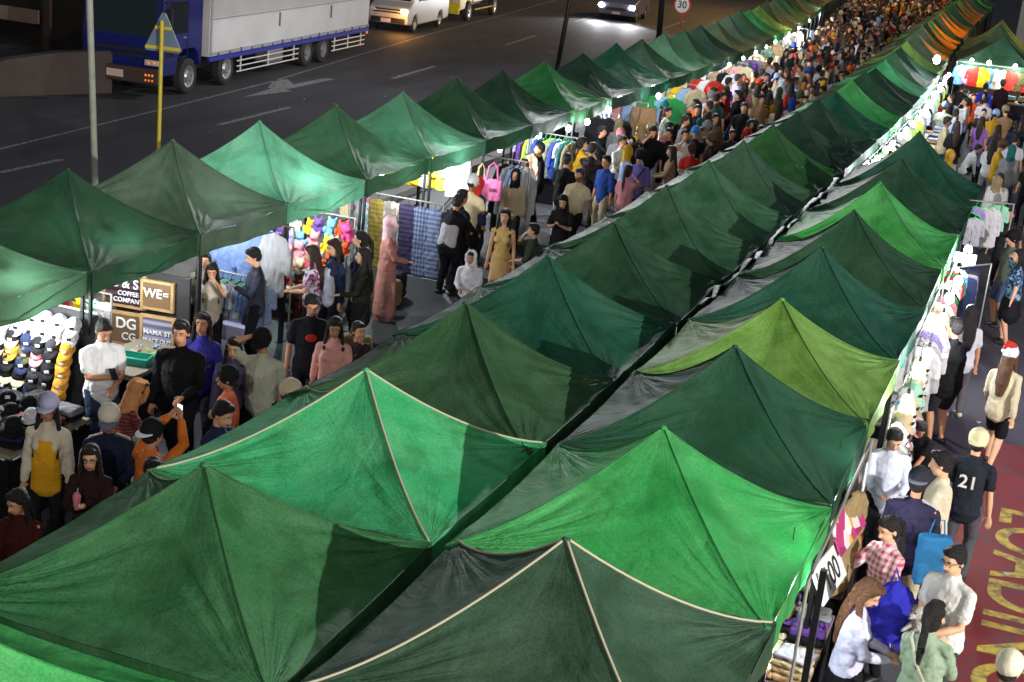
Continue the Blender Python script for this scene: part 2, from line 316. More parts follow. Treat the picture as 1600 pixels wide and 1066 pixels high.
def canopy_mesh(w, he, hp, nA, nB, rng, fold=1.0, prof=1.32, sag=.05):
    Vs, Fs, Us, Cs = [], [], [], []; hw = w / 2; off = 0; tx, ty = rng.uniform(-.035, .035, 2); pf = rng.uniform(1.5, 1.78)
    vV, vF, vU = [], [], []; voff = 0
    for f in range(4):
        a = np.linspace(-1, 1, nA + 1); b = np.linspace(0.0, 1, nB + 1)
        A, B = np.meshgrid(a, b)
        z = he + (hp - he) * ((1 - B) ** pf * .9 + (1 - B) * .1)
        win = 1 - A ** 2; wn = np.minimum(1, (1 - np.abs(A)) * 9)
        z -= sag * (1 - A ** 2) * 4 * B * (1 - B) * rng.uniform(.4, 1.3) + .035 * win * B ** 4
        d = np.zeros_like(z); sg = np.sign(A) + (A == 0); cx_ = (1 - sg * A) * B; cy_ = 1 - B; cro = np.hypot(cx_, cy_); cph = np.arctan2(cy_, cx_ + 1e-6)
        Cs.append(np.stack([cph * 5 + sg * 9 + f * 23, cro * 1.6, np.clip(1 - cro / .95, 0, 1) ** 1.5 * np.minimum(1, cro * 8) * np.minimum(1, np.abs(A) * 2.5)], -1).reshape(-1, 3))
        for s in (-1, 1):
            dx = (1 - s * A) * B; dy = (1 - B); rho = np.hypot(dx, dy) + 1e-6; ph = np.arctan2(dy, dx)
            k = rng.uniform(13, 19)
            d += fold * .026 * np.exp(-rho / .42) * np.sin(ph * k + rng.uniform(0, 6) + 1.2 * np.sin(rho * 9 + f)) * np.minimum(1, rho * 5)
            # folds across the hip, running down towards the eave
            d += fold * .008 * np.exp(-((1 - s * A) / .35)) * np.sin(B * rng.uniform(34, 46) + s * A * 7 + rng.uniform(0, 6)) * B * (rng.random() < .6)
        for _ in range(4):
            kx, ky = rng.uniform(-7, 7), rng.uniform(-6, 6)
            d += fold * .006 * np.sin(A * B * kx + B * ky + rng.uniform(0, 6)) * B * (1 - B) * 3
        d += fold * .012 * np.sin(A * rng.uniform(5, 9) + rng.uniform(0, 6)) * B * (1 - B) ** .6
        z = z + d * wn - .03 * fold * np.maximum(0, np.sin(B * 3.1416) * np.cos(A * 1.57)) * rng.uniform(-.6, 1.4) + (A * B * hw) * tx * 0
        x = A * B * hw; y = -B * hw * (1 - .012 * win * B) + 0 * A
        ang = f * math.pi / 2; c, s_ = math.cos(ang), math.sin(ang)
        V = np.stack([x * c - y * s_, x * s_ + y * c, z], -1).reshape(-1, 3)
        idx = np.arange((nA + 1) * (nB + 1)).reshape(nB + 1, nA + 1)
        F = np.stack([idx[:-1, :-1], idx[1:, :-1], idx[1:, 1:], idx[:-1, 1:]], -1).reshape(-1, 4)
        Vs.append(V); Fs.append(F + off); Us.append(np.stack([A + 2.2 * f, B], -1).reshape(-1, 2)); off += len(V)
        # valance
        er = V.reshape(nB + 1, nA + 1, 3)[-1]
        rows = []
        for j, q in enumerate((0, .33, .66, 1.0)):
            r = er.copy(); wav = .012 * q * np.sin(a * rng.uniform(8, 14) + rng.uniform(0, 6)) * (1 - np.abs(a) ** 8)
            nx, ny = (0 * c - (-1) * s_), (0 * s_ + (-1) * c)
            r[:, 0] += nx * (wav + .006); r[:, 1] += ny * (wav + .006); r[:, 2] -= q * .27 + q * .012 * np.sin(a * 5 + f)
            rows.append(r)
        W = np.concatenate(rows); ix = np.arange(4 * (nA + 1)).reshape(4, nA + 1)
        G = np.stack([ix[:-1, :-1], ix[1:, :-1], ix[1:, 1:], ix[:-1, 1:]], -1).reshape(-1, 4)
        vV.append(W); vF.append(G + voff); vU.append(np.stack([np.tile(a, 4) * .4 + 3 * f, np.repeat([1, 1.1, 1.2, 1.3], nA + 1)], -1)); voff += len(W)
    return (np.concatenate(Vs), np.concatenate(Fs), np.concatenate(Us), np.concatenate(Cs)), (np.concatenate(vV), np.concatenate(vF), np.concatenate(vU))

def add_tent(x, y, c, label, group, near=True, hp=2.85, w=2.4, trim=False, fold=1.0, seed=0, dust=.25, he=2.04, rz=0, orange=False):
    rng = np.random.default_rng(seed + 11); hp = hp + rng.uniform(-.06, .07); rz = rz + R(rng.uniform(-1.2, 1.2))
    root = empty('canopy_tent', (x, y, 0), rz, label, 'tent', group)
    m = greencloth('green_canopy_cloth', c, dust)
    (V, F, U, CR), (W, G, U2) = canopy_mesh(w, he, hp, 56 if near else 22, 40 if near else 14, rng, fold)
    me = npmesh('canopy', V, F, U, True, CR); me.materials.append(m)
    if orange:
        me.materials.append(greencloth('orange_canopy_cloth', (.72, .24, .015), .1)); nf_ = len(F) // 4; mi = np.zeros(len(F), dtype=np.int32); mi[nf_:2 * nf_] = 1; me.polygons.foreach_set('material_index', mi)
    o = bpy.data.objects.new('canopy', me); col.objects.link(o); o.parent = root
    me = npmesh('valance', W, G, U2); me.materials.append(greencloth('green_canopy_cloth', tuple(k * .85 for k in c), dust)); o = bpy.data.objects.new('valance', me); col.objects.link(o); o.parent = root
    hw = w / 2 - .03
    for sx, sy in ((-1, -1), (1, -1), (1, 1), (-1, 1)):
        b = MB(); b.box((sx * hw, sy * hw, he / 2 - .02), (.035, .035, he - .06)); b.box((sx * hw, sy * hw, .02), (.09, .09, .012)); b.build('leg', DARKMETAL, root)
    if near:
        b = MB()
        for sx, sy, ex, ey in ((-1, -1, 1, -1), (1, -1, 1, 1), (1, 1, -1, 1), (-1, 1, -1, -1)):
            b.tube([(sx * hw, sy * hw, he - .05), ((sx * hw + ex * hw) / 2, (sy * hw + ey * hw) / 2, he - .28), (ex * hw, ey * hw, he - .05)], .012, 6)
        b.tube([(0, 0, he - .2), (0, 0, hp - .06)], .018, 6); b.build('roof_frame', DARKMETAL, root)
    # hip seams follow the canopy's own edge
    n = (56 if near else 22) + 1; rows_ = V[:n * ((40 if near else 14) + 1)].reshape(-1, n, 3); per = n * ((40 if near else 14) + 1)
    if near:
        for f in range(4):
            hip = V[f * per:(f + 1) * per].reshape(-1, n, 3)[:, 0]
            pts = [Vector(p) + Vector((0, 0, .004)) for p in hip[::3]]
            b = MB(); r = .009 if trim else .005; b.tube(pts[0:], r, 6)
            b.build('hip_seam', mat('pale_piping', (.42, .38, .28), .7) if trim else greencloth('green_canopy_cloth', tuple(k * .8 for k in c), dust), root, True)
    b = MB(); b.ell((0, 0, hp - .006), (.03, .03, .018), 10, 6); b.build('peak_cap', greencloth('green_canopy_cloth', tuple(k * 1.15 for k in c), dust), root, True)
    return root

def drift(y): return -float(np.interp(y, [38, 43, 50, 59, 68, 83, 104, 130], [0, .1, .35, .7, 1.0, 1.35, 1.8, 2.4]))
def drift1(y): return -float(np.interp(y, [38, 45, 51, 60, 67, 84, 104, 130], [0, .15, .42, 1.0, 1.6, 3.2, 5.2, 7.8]))
ORD = ['first', 'second', 'third', 'fourth', 'fifth', 'sixth', 'seventh', 'eighth', 'ninth', 'tenth', 'eleventh', 'twelfth', 'thirteenth', 'fourteenth', 'fifteenth', 'sixteenth', 'seventeenth', 'eighteenth', 'nineteenth', 'twentieth']
def ordn(i):
    if i < 20: return ORD[i]
    t = {2: 'twenty', 3: 'thirty', 4: 'forty'}[(i + 1) // 10]; u = (i + 1) % 10
    return (t[:-1] + 'ieth') if u == 0 else t + '-' + ORD[u - 1]
DK, DK2, MID, GRY, MINT, EMER, TEAL, LIME, BRT, OLV = (.022, .085, .042), (.017, .06, .036), (.05, .17, .085), (.09, .17, .11), (.13, .46, .28), (.045, .46, .17), (.014, .105, .062), (.18, .38, .065), (.04, .38, .09), (.10, .15, .075)
CN = {DK: 'dark green', DK2: 'very dark green', MID: 'mid green', GRY: 'dusty grey-green', MINT: 'pale mint green', EMER: 'bright emerald green', TEAL: 'deep teal green', LIME: 'lime green', BRT: 'bright green', OLV: 'olive green'}
row1 = [(12.2, (.06, .15, .08)), (14.64, DK), (16.88, GRY), (19.15, (.16, .56, .35)), (21.59, MID), (24.15, (.07, .26, .15)), (26.61, DK), (29.06, DK2), (31.63, (.025, .22, .06)), (34.4, DK2), (37.09, TEAL)]
CN[(.07, .26, .15)] = 'soft green'; CN[(.06, .15, .08)] = 'muted green'; CN[(.025, .22, .06)] = 'rich green'; CN[(.16, .56, .35)] = 'pale mint green'
rc = [OLV, MID, DK, DK2, OLV, GRY, MID, BRT, LIME, OLV, GRY, MID, DK]
row1 += [(37.09 + 2.46 * (k + 1), rc[k % 13] if k else DK) for k in range(26)]
for i, (y, c) in enumerate(row1):
    add_tent(-11.01 + drift1(y), y, c, '%s canopy tent, %s from the near end of the street-side row' % (CN[c], ordn(i)), 'tents along the street', i < 12, 2.86, fold=1.35 if i < 5 else 1, seed=i, dust=.45 if i in (1, 2) else .3)
row2 = [(5.45, BRT), (7.92, (.035, .16, .055)), (10.33, EMER), (12.41, (.035, .11, .045)), (14.69, TEAL), (17.13, DK), (19.54, (.035, .12, .06)), (21.96, MID), (24.40, (.05, .14, .08)), (26.86, (.03, .14, .04)), (29.3, DK2), (31.6, DK2), (33.84, TEAL), (36.3, BRT), (38.7, DK), (41.1, DK2), (43.6, EMER), (46.0, MID)]
for k in row2:
    CN.setdefault(k[1], 'forest green')
row2 += [(46.0 + 2.44 * (k + 1), rc[(k * 5 + 3) % 13]) for k in range(22)]
for i, (y, c) in enumerate(row2):
    add_tent(-4.85 + drift(y), y, c, '%s canopy tent, %s from the near end, middle row' % (CN[c] + (' with pale seams' if i == 2 else ''), ordn(i)), 'tents of the middle row', i < 14, 2.84, trim=(i == 2), seed=100 + i, fold=1.0 if i != 2 else .6, orange=(i in (21, 22, 23, 24, 26, 27, 28, 30, 31, 32, 33)))
row3 = [(8.08, (.04, .10, .058)), (10.34, BRT), (12.78, (.02, .095, .05)), (15.02, LIME), (17.37, TEAL), (19.96, (.025, .095, .045)), (22.52, (.05, .42, .08)), (25.17, DK), (27.75, TEAL)]
CN[(.05, .42, .08)] = 'vivid green'; CN[(.04, .10, .058)] = 'grey-green'; CN[(.02, .095, .05)] = 'blackish green'; CN[(.025, .095, .045)] = 'dull dark green'
for i, (y, c) in enumerate(row3):
    add_tent(-2.35, y, c, '%s canopy tent, %s from the near end, right-hand row' % (CN[c] + (' with pale seams' if i == 0 else ''), ordn(i)), 'tents of the right-hand row', True, 2.84 if i < 8 else 3.0, trim=(i == 0), seed=200 + i, fold=.75)
for i, (x, y, c) in enumerate([(-2.55, 57.6, DK), (.1, 58.2, DK), (-2.9, 60.6, OLV), (-3.0, 63.4, MID), (-3.1, 66.2, OLV)]):
    add_tent(x, y, c, '%s canopy tent of the far cross stall, %s back from the hung clothes' % (CN[c], ORD[i]), 'tents at the far right', False, 3.0, w=2.7, seed=300 + i)

tr_ = [o for o in col.objects if o.get('label', '').startswith('forest green canopy tent, second')]
if tr_: text('lettering', 'msta', .22, mat('faded_print', (.05, .10, .075), .7), (1.235, .02, 1.90), (R(90), 0, R(90)), tr_[0], .001)
# ------------------------------------------------------------------ street furniture
def pole(name, base, top, r0, r1, m, label, cat, head=None):
    root = empty(name, (base[0], base[1], 0), 0, label, cat); T = Vector(top) - Vector((base[0], base[1], 0))
    b = MB(); b.tube([(0, 0, 0), T], [r0, r1], 14, caps=False); b.build('pole', m, root, True)
    b = MB(); b.box((0, 0, .03), (r0 * 5, r0 * 5, .06)); b.tube([(0, 0, .05), (0, 0, .3)], [r0 * 1.6, r0 * 1.2], 12); b.build('base', m, root)
    if head:
        h = MB(); h.tube([T, T + Vector((-.4, .05, .35)), T + Vector((-1.5, .1, .5))], .035, 8); h.build('arm', m, root, True)
        h = MB(); h.bbox(T + Vector((-1.8, .1, .5)), (.65, .28, .14), .05); h.build('lamp_head', GREYMETAL, root)
    return root
WORNG = mat('worn_grey_paint', (.33, .34, .30), .55, var=.35, vs=8, bump=.2)
pole('lamp_post', (-13.4, 18.6), (-13.4, 18.0, 8.6), .055, .045, WORNG, 'pale grey metal lamp post standing behind the leftmost tents', 'lamp post', True)
p2 = pole('lamp_post', (-13.5, 39.5), (-13.5, 41.6, 8.6), .07, .055, DARKMETAL, 'thin dark leaning pole on the kerb beside the open road', 'lamp post', True)
p3 = pole('lamp_post', (-13.5, 50.8), (-13.5, 49.4, 8.6), .11, .08, DARKMETAL, 'thick dark pole beside the oncoming white-lit car', 'lamp post', True)
# back of the yellow-posted triangular sign
sg = empty('traffic_sign', (-13.3, 20.0, 0), R(14), 'back of a blue triangular sign on a yellow post', 'traffic sign')
YEL = mat('yellow_post_paint', (.48, .38, .03), .55, var=.25, vs=9, bump=.1); SGB = mat('sign_back_grey_blue', (.13, .19, .27), .5, .2, var=.2, vs=4)
b = MB(); b.tube([(0, 0, 0), (0, 0, 4.02)], .032, 12); b.build('post', YEL, sg, True)
b = MB(); b.prism([(-.27, 3.56), (.27, 3.56), (.30, 3.60), (.03, 4.16), (-.03, 4.16), (-.30, 3.60)], .012, Matrix.Translation((0, .075, 0))); b.build('sign_plate', SGB, sg)
for z, w in ((3.62, .56), (3.93, .26)):
    b = MB(); b.box((0, .058, z), (w, .022, .05)); b.build('bracket', YEL, sg)
# speed limit sign
sp = empty('traffic_sign', (-14.2, 56.0, 0), R(-8), 'round white 30 sign with a red rim behind the street-side tents', 'traffic sign')
b = MB(); b.tube([(0, 0, 0), (0, 0, 2.9)], .035, 10); b.build('post', mat('rust_red_post', (.30, .06, .02), .6), sp, True)
def disc(b, r, y0, y1, z, n=28):
    vs = [(r * math.cos(t), y, z + r * math.sin(t)) for y in (y0, y1) for t in [2 * math.pi * k / n for k in range(n)]]
    b.add(vs, [tuple(range(n)), tuple(range(2 * n - 1, n - 1, -1))] + [(k, n + k, n + (k + 1) % n, (k + 1) % n) for k in range(n)])
b = MB(); disc(b, .35, -.045, -.06, 2.72); b.build('sign_rim', mat('red_paint', (.5, .05, .03), .5), sp)
b = MB(); disc(b, .285, -.064, -.067, 2.72); b.build('sign_face', mat('white_paint', (.7, .7, .68), .5), sp)
text('number', '30', .38, mat('black_paint', (.02, .02, .02), .5), (0, -.071, 2.72), (R(90), 0, 0), sp, .001)

# ------------------------------------------------------------------ vehicles (local frame: front at y=0, near side x=0, length along +y)
RUB = mat('tyre_rubber', (.02, .02, .02), .8, var=.2, bump=.2); CHR = mat('wheel_steel', (.40, .40, .40), .35, .7); GLASS = mat('dark_glass', (.012, .018, .022), .08, coat=.5, var=.05)
BLACKP = mat('black_plastic', (.018, .018, .02), .5)
def wheel(parent, x, y, r, w, steel=CHR, deep=.0):
    root = MB(); n = 28
    prof = [(r * .62, -w / 2), (r * .9, -w / 2), (r, -w * .36), (r, w * .36), (r * .9, w / 2), (r * .62, w / 2)]
    vs = [(x + q, y + p * math.cos(t), r + p * math.sin(t)) for p, q in prof for t in [2 * math.pi * k / n for k in range(n)]]
    fs = [(i * n + k, i * n + (k + 1) % n, ((i + 1) % 6) * n + (k + 1) % n, ((i + 1) % 6) * n + k) for i in range(6) for k in range(n)]
    o = root.add(vs, fs).build('wheel', RUB, parent, False)
    s = 1 if x > -1 else -1
    b = MB()
    def ringf(rr, qq, r2, q2):
        vs = [(x + s * q, y + p * math.cos(t), r + p * math.sin(t)) for p, q in ((rr, qq), (r2, q2)) for t in [2 * math.pi * k / n for k in range(n)]]
        b.add(vs, [(k, (k + 1) % n, n + (k + 1) % n, n + k) for k in range(n)])
    ringf(r * .63, w * .5, r * .56, w * (.42 - deep)); ringf(r * .56, w * (.42 - deep), r * .34, w * (.30 - deep)); ringf(r * .34, w * (.30 - deep), r * .26, w * .5); ringf(r * .26, w * .5, .004, w * .5)
    ri = b.build('rim', steel, o)
    b = MB()
    for k in range(8):
        t = 2 * math.pi * k / 8; b.ell((x + s * w * .34 - s * w * deep, y + r * .45 * math.cos(t), r + r * .45 * math.sin(t)), (.012, r * .07, r * .07), 8, 5)
    b.build('hub_hole', BLACKP, o)
    return o
def grid_panel(b, pts, nu, nv, off):
    pass
# truck
tk = empty('box_truck', (-22.85, 34.4, 0), R(5.7), 'blue cab-over truck with a long white ribbed cargo box parked across the road', 'truck')
BLUE = mat('blue_truck_paint', (.008, .014, .13), .28, coat=.6, var=.15); WHT = mat('white_cargo_panel', (.55, .54, .54), .5, var=.22, vs=.9); BUMP = mat('dark_bumper', (.06, .04, .035), .45)
b = MB()   # cab with raked front, seen side profile in yz, extruded along x
def extr_x(b, prof, x0, x1):
    n = len(prof); vs = [(x0, y, z) for y, z in prof] + [(x1, y, z) for y, z in prof]
    b.add(vs, [tuple(range(n)), tuple(range(2 * n - 1, n - 1, -1))] + [(i, (i + 1) % n, n + (i + 1) % n, n + i) for i in range(n)])
extr_x(b, [(0.02, .95), (0, 1.62), (.16, 2.75), (.32, 2.98), (2.35, 3.02), (2.42, 2.9), (2.42, 1.0), (2.30, .72), (2.16, 1.12), (1.9, 1.26), (1.3, 1.26), (1.02, 1.12), (.86, .6), (.1, .6)], -2.42, -.02)
cab = b.build('cab', BLUE, tk)
md = cab.modifiers.new('bev', 'BEVEL'); md.width = .05; md.segments = 3; md.limit_method = 'ANGLE'
b = MB(); b.add([(-2.28, -.012, 1.66), (-.16, -.012, 1.66), (-.26, .135, 2.62), (-2.18, .135, 2.62), (-2.28, .02, 1.66), (-.16, .02, 1.66), (-.26, .17, 2.62), (-2.18, .17, 2.62)], [(0, 1, 2, 3), (4, 7, 6, 5), (0, 4, 5, 1), (1, 5, 6, 2), (2, 6, 7, 3), (3, 7, 4, 0)]); b.build('windscreen', GLASS, tk)
b = MB(); b.add([(-.012, .28, 1.72), (-.012, 1.45, 1.72), (-.012, 1.45, 2.6), (-.012, .45, 2.6), (-.03, .28, 1.72), (-.03, 1.45, 1.72), (-.03, 1.45, 2.6), (-.03, .45, 2.6)], [(0, 1, 2, 3), (4, 7, 6, 5), (0, 4, 5, 1), (1, 5, 6, 2), (2, 6, 7, 3), (3, 7, 4, 0)]); b.build('side_window', GLASS, tk)
b = MB(); b.add([(-.012, .30, 1.12), (-.012, .72, 1.12), (-.012, .72, 1.52), (-.012, .24, 1.52), (-.03, .3, 1.12), (-.03, .72, 1.12), (-.03, .72, 1.52), (-.03, .24, 1.52)], [(0, 1, 2, 3), (4, 7, 6, 5), (0, 4, 5, 1), (1, 5, 6, 2), (2, 6, 7, 3), (3, 7, 4, 0)]); b.build('lower_window', GLASS, tk)
b = MB(); b.box((-.011, .2, 1.9), (.01, .02, 1.5)); b.box((-.011, 1.5, 1.9), (.01, .015, 1.6)); b.box((-.011, .85, 1.08), (.01, 1.3, .015)); dr = b.build('door_seam', BLACKP, tk)
b = MB(); b.bbox((-.0, 1.3, 1.6), (.04, .16, .04), .01); b.build('door_handle', CHR, tk)
b = MB(); b.bbox((-1.22, -.05, .62), (2.44, .24, .42), .05); b.build('bumper', BUMP, tk)
b = MB(); b.box((-1.22, -.022, 1.28), (1.5, .03, .10)); b.box((-1.22, -.022, 1.12), (1.7, .03, .08)); b.build('grille', BLACKP, tk)
b = MB(); b.box((-1.3, -.18, .62), (.50, .012, .2)); b.build('number_plate', mat('plate_white', (.55, .42, .38), .5), tk)
AMB = mat('amber_lens', (.6, .12, .01), .2, emit=(1, .25, .04), es=.25); CLR = mat('clear_lens', (.5, .45, .42), .12, coat=.5)
for x in (-.28, -2.16):
    b = MB(); b.bbox((x, -.03, .98), (.42, .07, .16), .03); h = b.build('headlight', CLR, tk)
    b = MB(); b.box((x + .1, -.07, .99), (.08, .02, .05)); b.box((x - .08, -.07, .97), (.06, .02, .04)); b.build('indicator', AMB, h)
    for k in range(3):
        b = MB(); b.ell((x - .1 + k * .1, -.175, .66), (.035, .02, .035), 8, 6); b.ell((x - .1 + k * .1, -.175, .52), (.03, .02, .03), 8, 6); b.build('fog_light', AMB, h)
b = MB(); b.tube([(-.02, .1, 2.6), (.24, -.12, 2.62), (.24, -.12, 1.95)], .016, 6); b.bbox((.24, -.12, 2.25), (.22, .07, .48), .03); b.build('mirror', BLACKP, tk)
b = MB(); b.bbox((-1.2, 9.2, 1.98), (2.46, 12.9, 2.1), .03)
box = b.build('cargo_box', WHT, tk)
b = MB()
for k in range(30): b.box((.037, 9.2, 2.06 + k * .033), (.012, 12.8, .013))
b.build('upper_ribs', mat('rib_grey', (.42, .42, .42), .5), box)
b = MB(); b.box((.04, 9.2, 2.0), (.02, 12.86, .035)); b.box((.04, 9.2, 1.0), (.03, 12.86, .1)); b.box((.04, 2.83, 2.0), (.03, .1, 2.06)); b.build('edge_trim', mat('box_trim', (.30, .30, .33), .5), box)
for y in (7.6, 11.9): b = MB(); b.box((.045, y, 1.72), (.03, .07, .42)); b.build('latch', mat('latch_dark', (.08, .08, .08), .5), box)
b = MB(); b.box((.02, 9.2, .86), (.06, 12.9, .12))
for k in range(17):
    y = 3.3 + k * .76; b.box((.05, y, .98), (.05, .06, .17 if k % 4 == 2 else .09))
b.build('side_rail', mat('blue_rail', (.02, .03, .30), .4), tk)
b = MB(); b.box((-.95, 8.5, .72), (.1, 13.5, .2)); b.box((-1.45, 8.5, .72), (.1, 13.5, .2)); b.box((-1.2, 3.2, .75), (1.6, .9, .35)); b.build('chassis', BLACKP, tk)
b = MB(); b.bbox((-.35, 7.8, .55), (.5, 1.1, .45), .08); b.build('fuel_tank', mat('tank_alloy', (.4, .4, .4), .4, .6), tk)
for y0, y1 in ((4.7, 9.3), (12.25, 15.4)):
    b = MB()
    for z in (.34, .5, .66): b.tube([(.0, y0, z), (.0, y1, z)], .022, 6)
    for y in (y0 + .3, (y0 + y1) / 2, y1 - .3): b.box((-.03, y, .58), (.03, .05, .56))
    b.build('side_guard', mat('guard_white', (.6, .6, .6), .4), tk)
for x in (-.13, -2.29):
    wheel(tk, x, 1.6, .50, .26); wheel(tk, x, 4.0, .50, .26); wheel(tk, x, 10.1, .47, .28, deep=.5); wheel(tk, x, 11.5, .47, .28, deep=.5)
b = MB(); b.box((-1.2, 15.62, .62), (2.3, .06, .12)); b.build('rear_bar', BLACKP, tk)
b = MB(); b.box((.03, 15.55, .75), (.03, .12, .08)); b.box((.03, 12.4, .8), (.02, .06, .05)); b.box((.03, 4.9, .8), (.02, .06, .05)); b.build('marker_light', AMB, tk)

# silver van
vn = empty('van', (-26.25, 57.5, 0), R(6), 'silver white van with a glowing amber front light behind the truck', 'van')
SIL = mat('silver_white_paint', (.50, .49, .48), .3, .2, coat=.5, var=.05)
b = MB(); extr_x(b, [(.05, .35), (0, .75), (.12, 1.02), (.62, 1.25), (1.22, 1.95), (1.5, 2.02), (5.5, 2.02), (5.72, 1.9), (5.8, 1.0), (5.74, .35), (5.0, .3), (4.86, .62), (4.6, .74), (4.3, .62), (4.16, .3), (1.5, .28), (1.36, .62), (1.1, .74), (.8, .62), (.66, .3)], -1.75, 0)
bd = b.build('body', SIL, vn); md = bd.modifiers.new('bev', 'BEVEL'); md.width = .07; md.segments = 3; md.limit_method = 'ANGLE'; md.angle_limit = R(25)
b = MB(); b.add([(-1.62, .66, 1.28), (-.13, .66, 1.28), (-.2, 1.19, 1.9), (-1.55, 1.19, 1.9)], [(0, 1, 2, 3)]); w_ = b.build('windscreen', GLASS, vn); sd_ = w_.modifiers.new('s', 'SOLIDIFY'); sd_.thickness = .03; sd_.offset = 1
for y0, y1 in ((1.35, 2.3), (2.4, 3.9), (4.0, 5.4)):
    b = MB(); b.box((.004, (y0 + y1) / 2, 1.55), (.012, y1 - y0, .55)); b.build('side_window', GLASS, vn)
b = MB(); b.box((-.875, -.0, .93), (1.2, .05, .05)); b.box((-.875, -.0, .82), (1.3, .05, .05)); b.box((-.875, -.0, .5), (1.5, .06, .2)); b.build('grille', BLACKP, vn)
b = MB(); b.bbox((-.18, .02, .90), (.28, .12, .16), .05); b.build('headlight', glow((1, .55, .15), 14), vn)
b = MB(); b.bbox((-1.57, .02, .90), (.28, .12, .16), .05); b.build('headlight', CLR, vn)
b = MB(); b.box((-.95, -.04, .48), (.44, .012, .16)); b.build('number_plate', mat('plate_white', (.55, .42, .38), .5), vn)
b = MB(); b.box((.004, 3.1, .38), (.02, 2.6, .05)); b.build('sill_trim', SIL, vn)
for x in (-.12, -1.63): wheel(vn, x, 1.08, .34, .2); wheel(vn, x, 4.58, .34, .2)
lamp('van_indicator_glow', (-26.3, 57.0, .8), 22, (1, .40, .08), .06)
# yellow truck behind it
yt = empty('truck', (-26.9, 64.6, 0), R(6), 'small yellow open-bed truck queued behind the silver van', 'truck')
YP = mat('yellow_truck_paint', (.55, .43, .02), .35, coat=.4)
b = MB(); extr_x(b, [(.04, .55), (0, 1.2), (.25, 2.1), (.45, 2.2), (1.9, 2.2), (1.95, .8), (1.75, .8), (1.6, .95), (1.1, .95), (.9, .6)], -1.9, 0); c_ = b.build('cab', YP, yt); md = c_.modifiers.new('bev', 'BEVEL'); md.width = .05; md.segments = 2
b = MB(); b.box((-.95, .08, 1.62), (1.6, .04, .75), rx=R(-16)); b.build('windscreen', GLASS, yt)
b = MB(); b.box((.005, 1.0, 1.65), (.02, 1.0, .6)); b.build('side_window', GLASS, yt)
b = MB(); b.bbox((-.95, -.04, .55), (1.9, .2, .3), .04); b.build('bumper', YP, yt)
for x in (-.25, -1.65):
    b = MB(); b.bbox((x, -.0, .98), (.3, .08, .2), .03); b.build('headlight', mat('clear_lens', (.5, .45, .42), .12, coat=.5), yt)
b = MB(); b.box((-.95, 5.0, .95), (2.0, 6.0, .14)); b.box((.02, 5.0, 1.2), (.05, 6.0, .35)); b.box((-1.92, 5.0, 1.2), (.05, 6.0, .35)); b.build('bed', YP, yt)
b = MB(); b.tube([(.02, 2.5, .5), (.02, 5.4, .5)], .04, 8); b.build('side_guard', YP, yt)
b = MB(); b.box((-.95, 4.5, .7), (.8, 6.5, .2)); b.build('chassis', BLACKP, yt)
for x in (-.15, -1.75): wheel(yt, x, 1.75, .46, .26); wheel(yt, x, 6.2, .46, .26)
# oncoming car with headlights
cr = empty('car', (-21.95, 76.6, 0), R(6), 'car driving towards the market with both white headlights on', 'car')
CP = mat('dark_blue_car_paint', (.12, .12, .18), .3, coat=.5)
b = MB(); extr_x(b, [(.1, .3), (0, .6), (.1, .95), (1.15, 1.1), (1.9, 1.62), (2.2, 1.68), (3.6, 1.66), (4.3, 1.15), (4.5, 1.0), (4.5, .4), (3.95, .32), (3.7, .66), (3.4, .7), (3.1, .6), (3.0, .3), (1.3, .3), (1.15, .64), (.85, .7), (.6, .6), (.5, .3)], -2.0, 0)
c_ = b.build('body', CP, cr); md = c_.modifiers.new('bev', 'BEVEL'); md.width = .06; md.segments = 3; md.limit_method = 'ANGLE'; md.angle_limit = R(20)
b = MB(); b.add([(-1.8, 1.2, 1.14), (-.2, 1.2, 1.14), (-.3, 1.86, 1.58), (-1.7, 1.86, 1.58)], [(0, 1, 2, 3)]); w_ = b.build('windscreen', GLASS, cr); sd_ = w_.modifiers.new('s', 'SOLIDIFY'); sd_.thickness = .03; sd_.offset = 1
b = MB(); b.box((.004, 2.7, 1.38), (.012, 1.6, .4)); b.build('side_window', GLASS, cr)
b = MB(); b.box((-1.0, -.0, .62), (1.1, .06, .14)); b.build('grille', BLACKP, cr)
b = MB(); b.box((-1.0, -.02, .42), (.44, .04, .13)); b.build('number_plate', mat('plate_white', (.55, .42, .38), .5), cr)
for x in (-.17, -1.83):
    b = MB(); b.ell((x, .03, .76), (.17, .08, .11), 14, 8); b.build('headlight', glow((.92, .95, 1), 30), cr, True)
for x in (-.11, -1.89): wheel(cr, x, .85, .33, .2); wheel(cr, x, 3.45, .33, .2)
for x in (-22.1, -23.8): lamp('headlight_beam', (x, 76.3, .78), 200, (.92, .95, 1), .06, 95, (x + .9, 64, -.2))

# ------------------------------------------------------------------ far side of the road, left
cw = empty('concrete_wall', (-26.2, 30.5, 0), 0, 'low pinkish concrete ramp wall at the far left beyond the road', 'wall')
CON = mat('pink_grey_concrete', (.055, .042, .038), .85, var=.25, vs=2, bump=.3)
b = MB(); m_ = Matrix.Rotation(R(66), 4, 'Z'); b.prism([(-5.5, 0), (4.2, 0), (4.2, 1.15), (2.6, 1.12), (1.1, .95), (-.2, .45), (-1.4, .1), (-5.5, .05)], .35, m_); b.build('ramp_wall', CON, cw)
st = empty('roadside_shed', (-33, 40, 0), 0, 'dark open shed with a pale beam behind the ramp wall', 'shed')
b = MB(); b.box((0, 1.0, 2.5), (12, 2, 5.0)); b.build('wall', mat('near_black_wall', (.018, .014, .013), .8, var=.5, bump=.2), st)  # near-black base colour with random mottling
b = MB(); b.box((1.1, -1.1, 1.08), (3.0, .12, .42)); b.build('beam', mat('pale_beam', (.20, .14, .10), .8, var=.3), st)
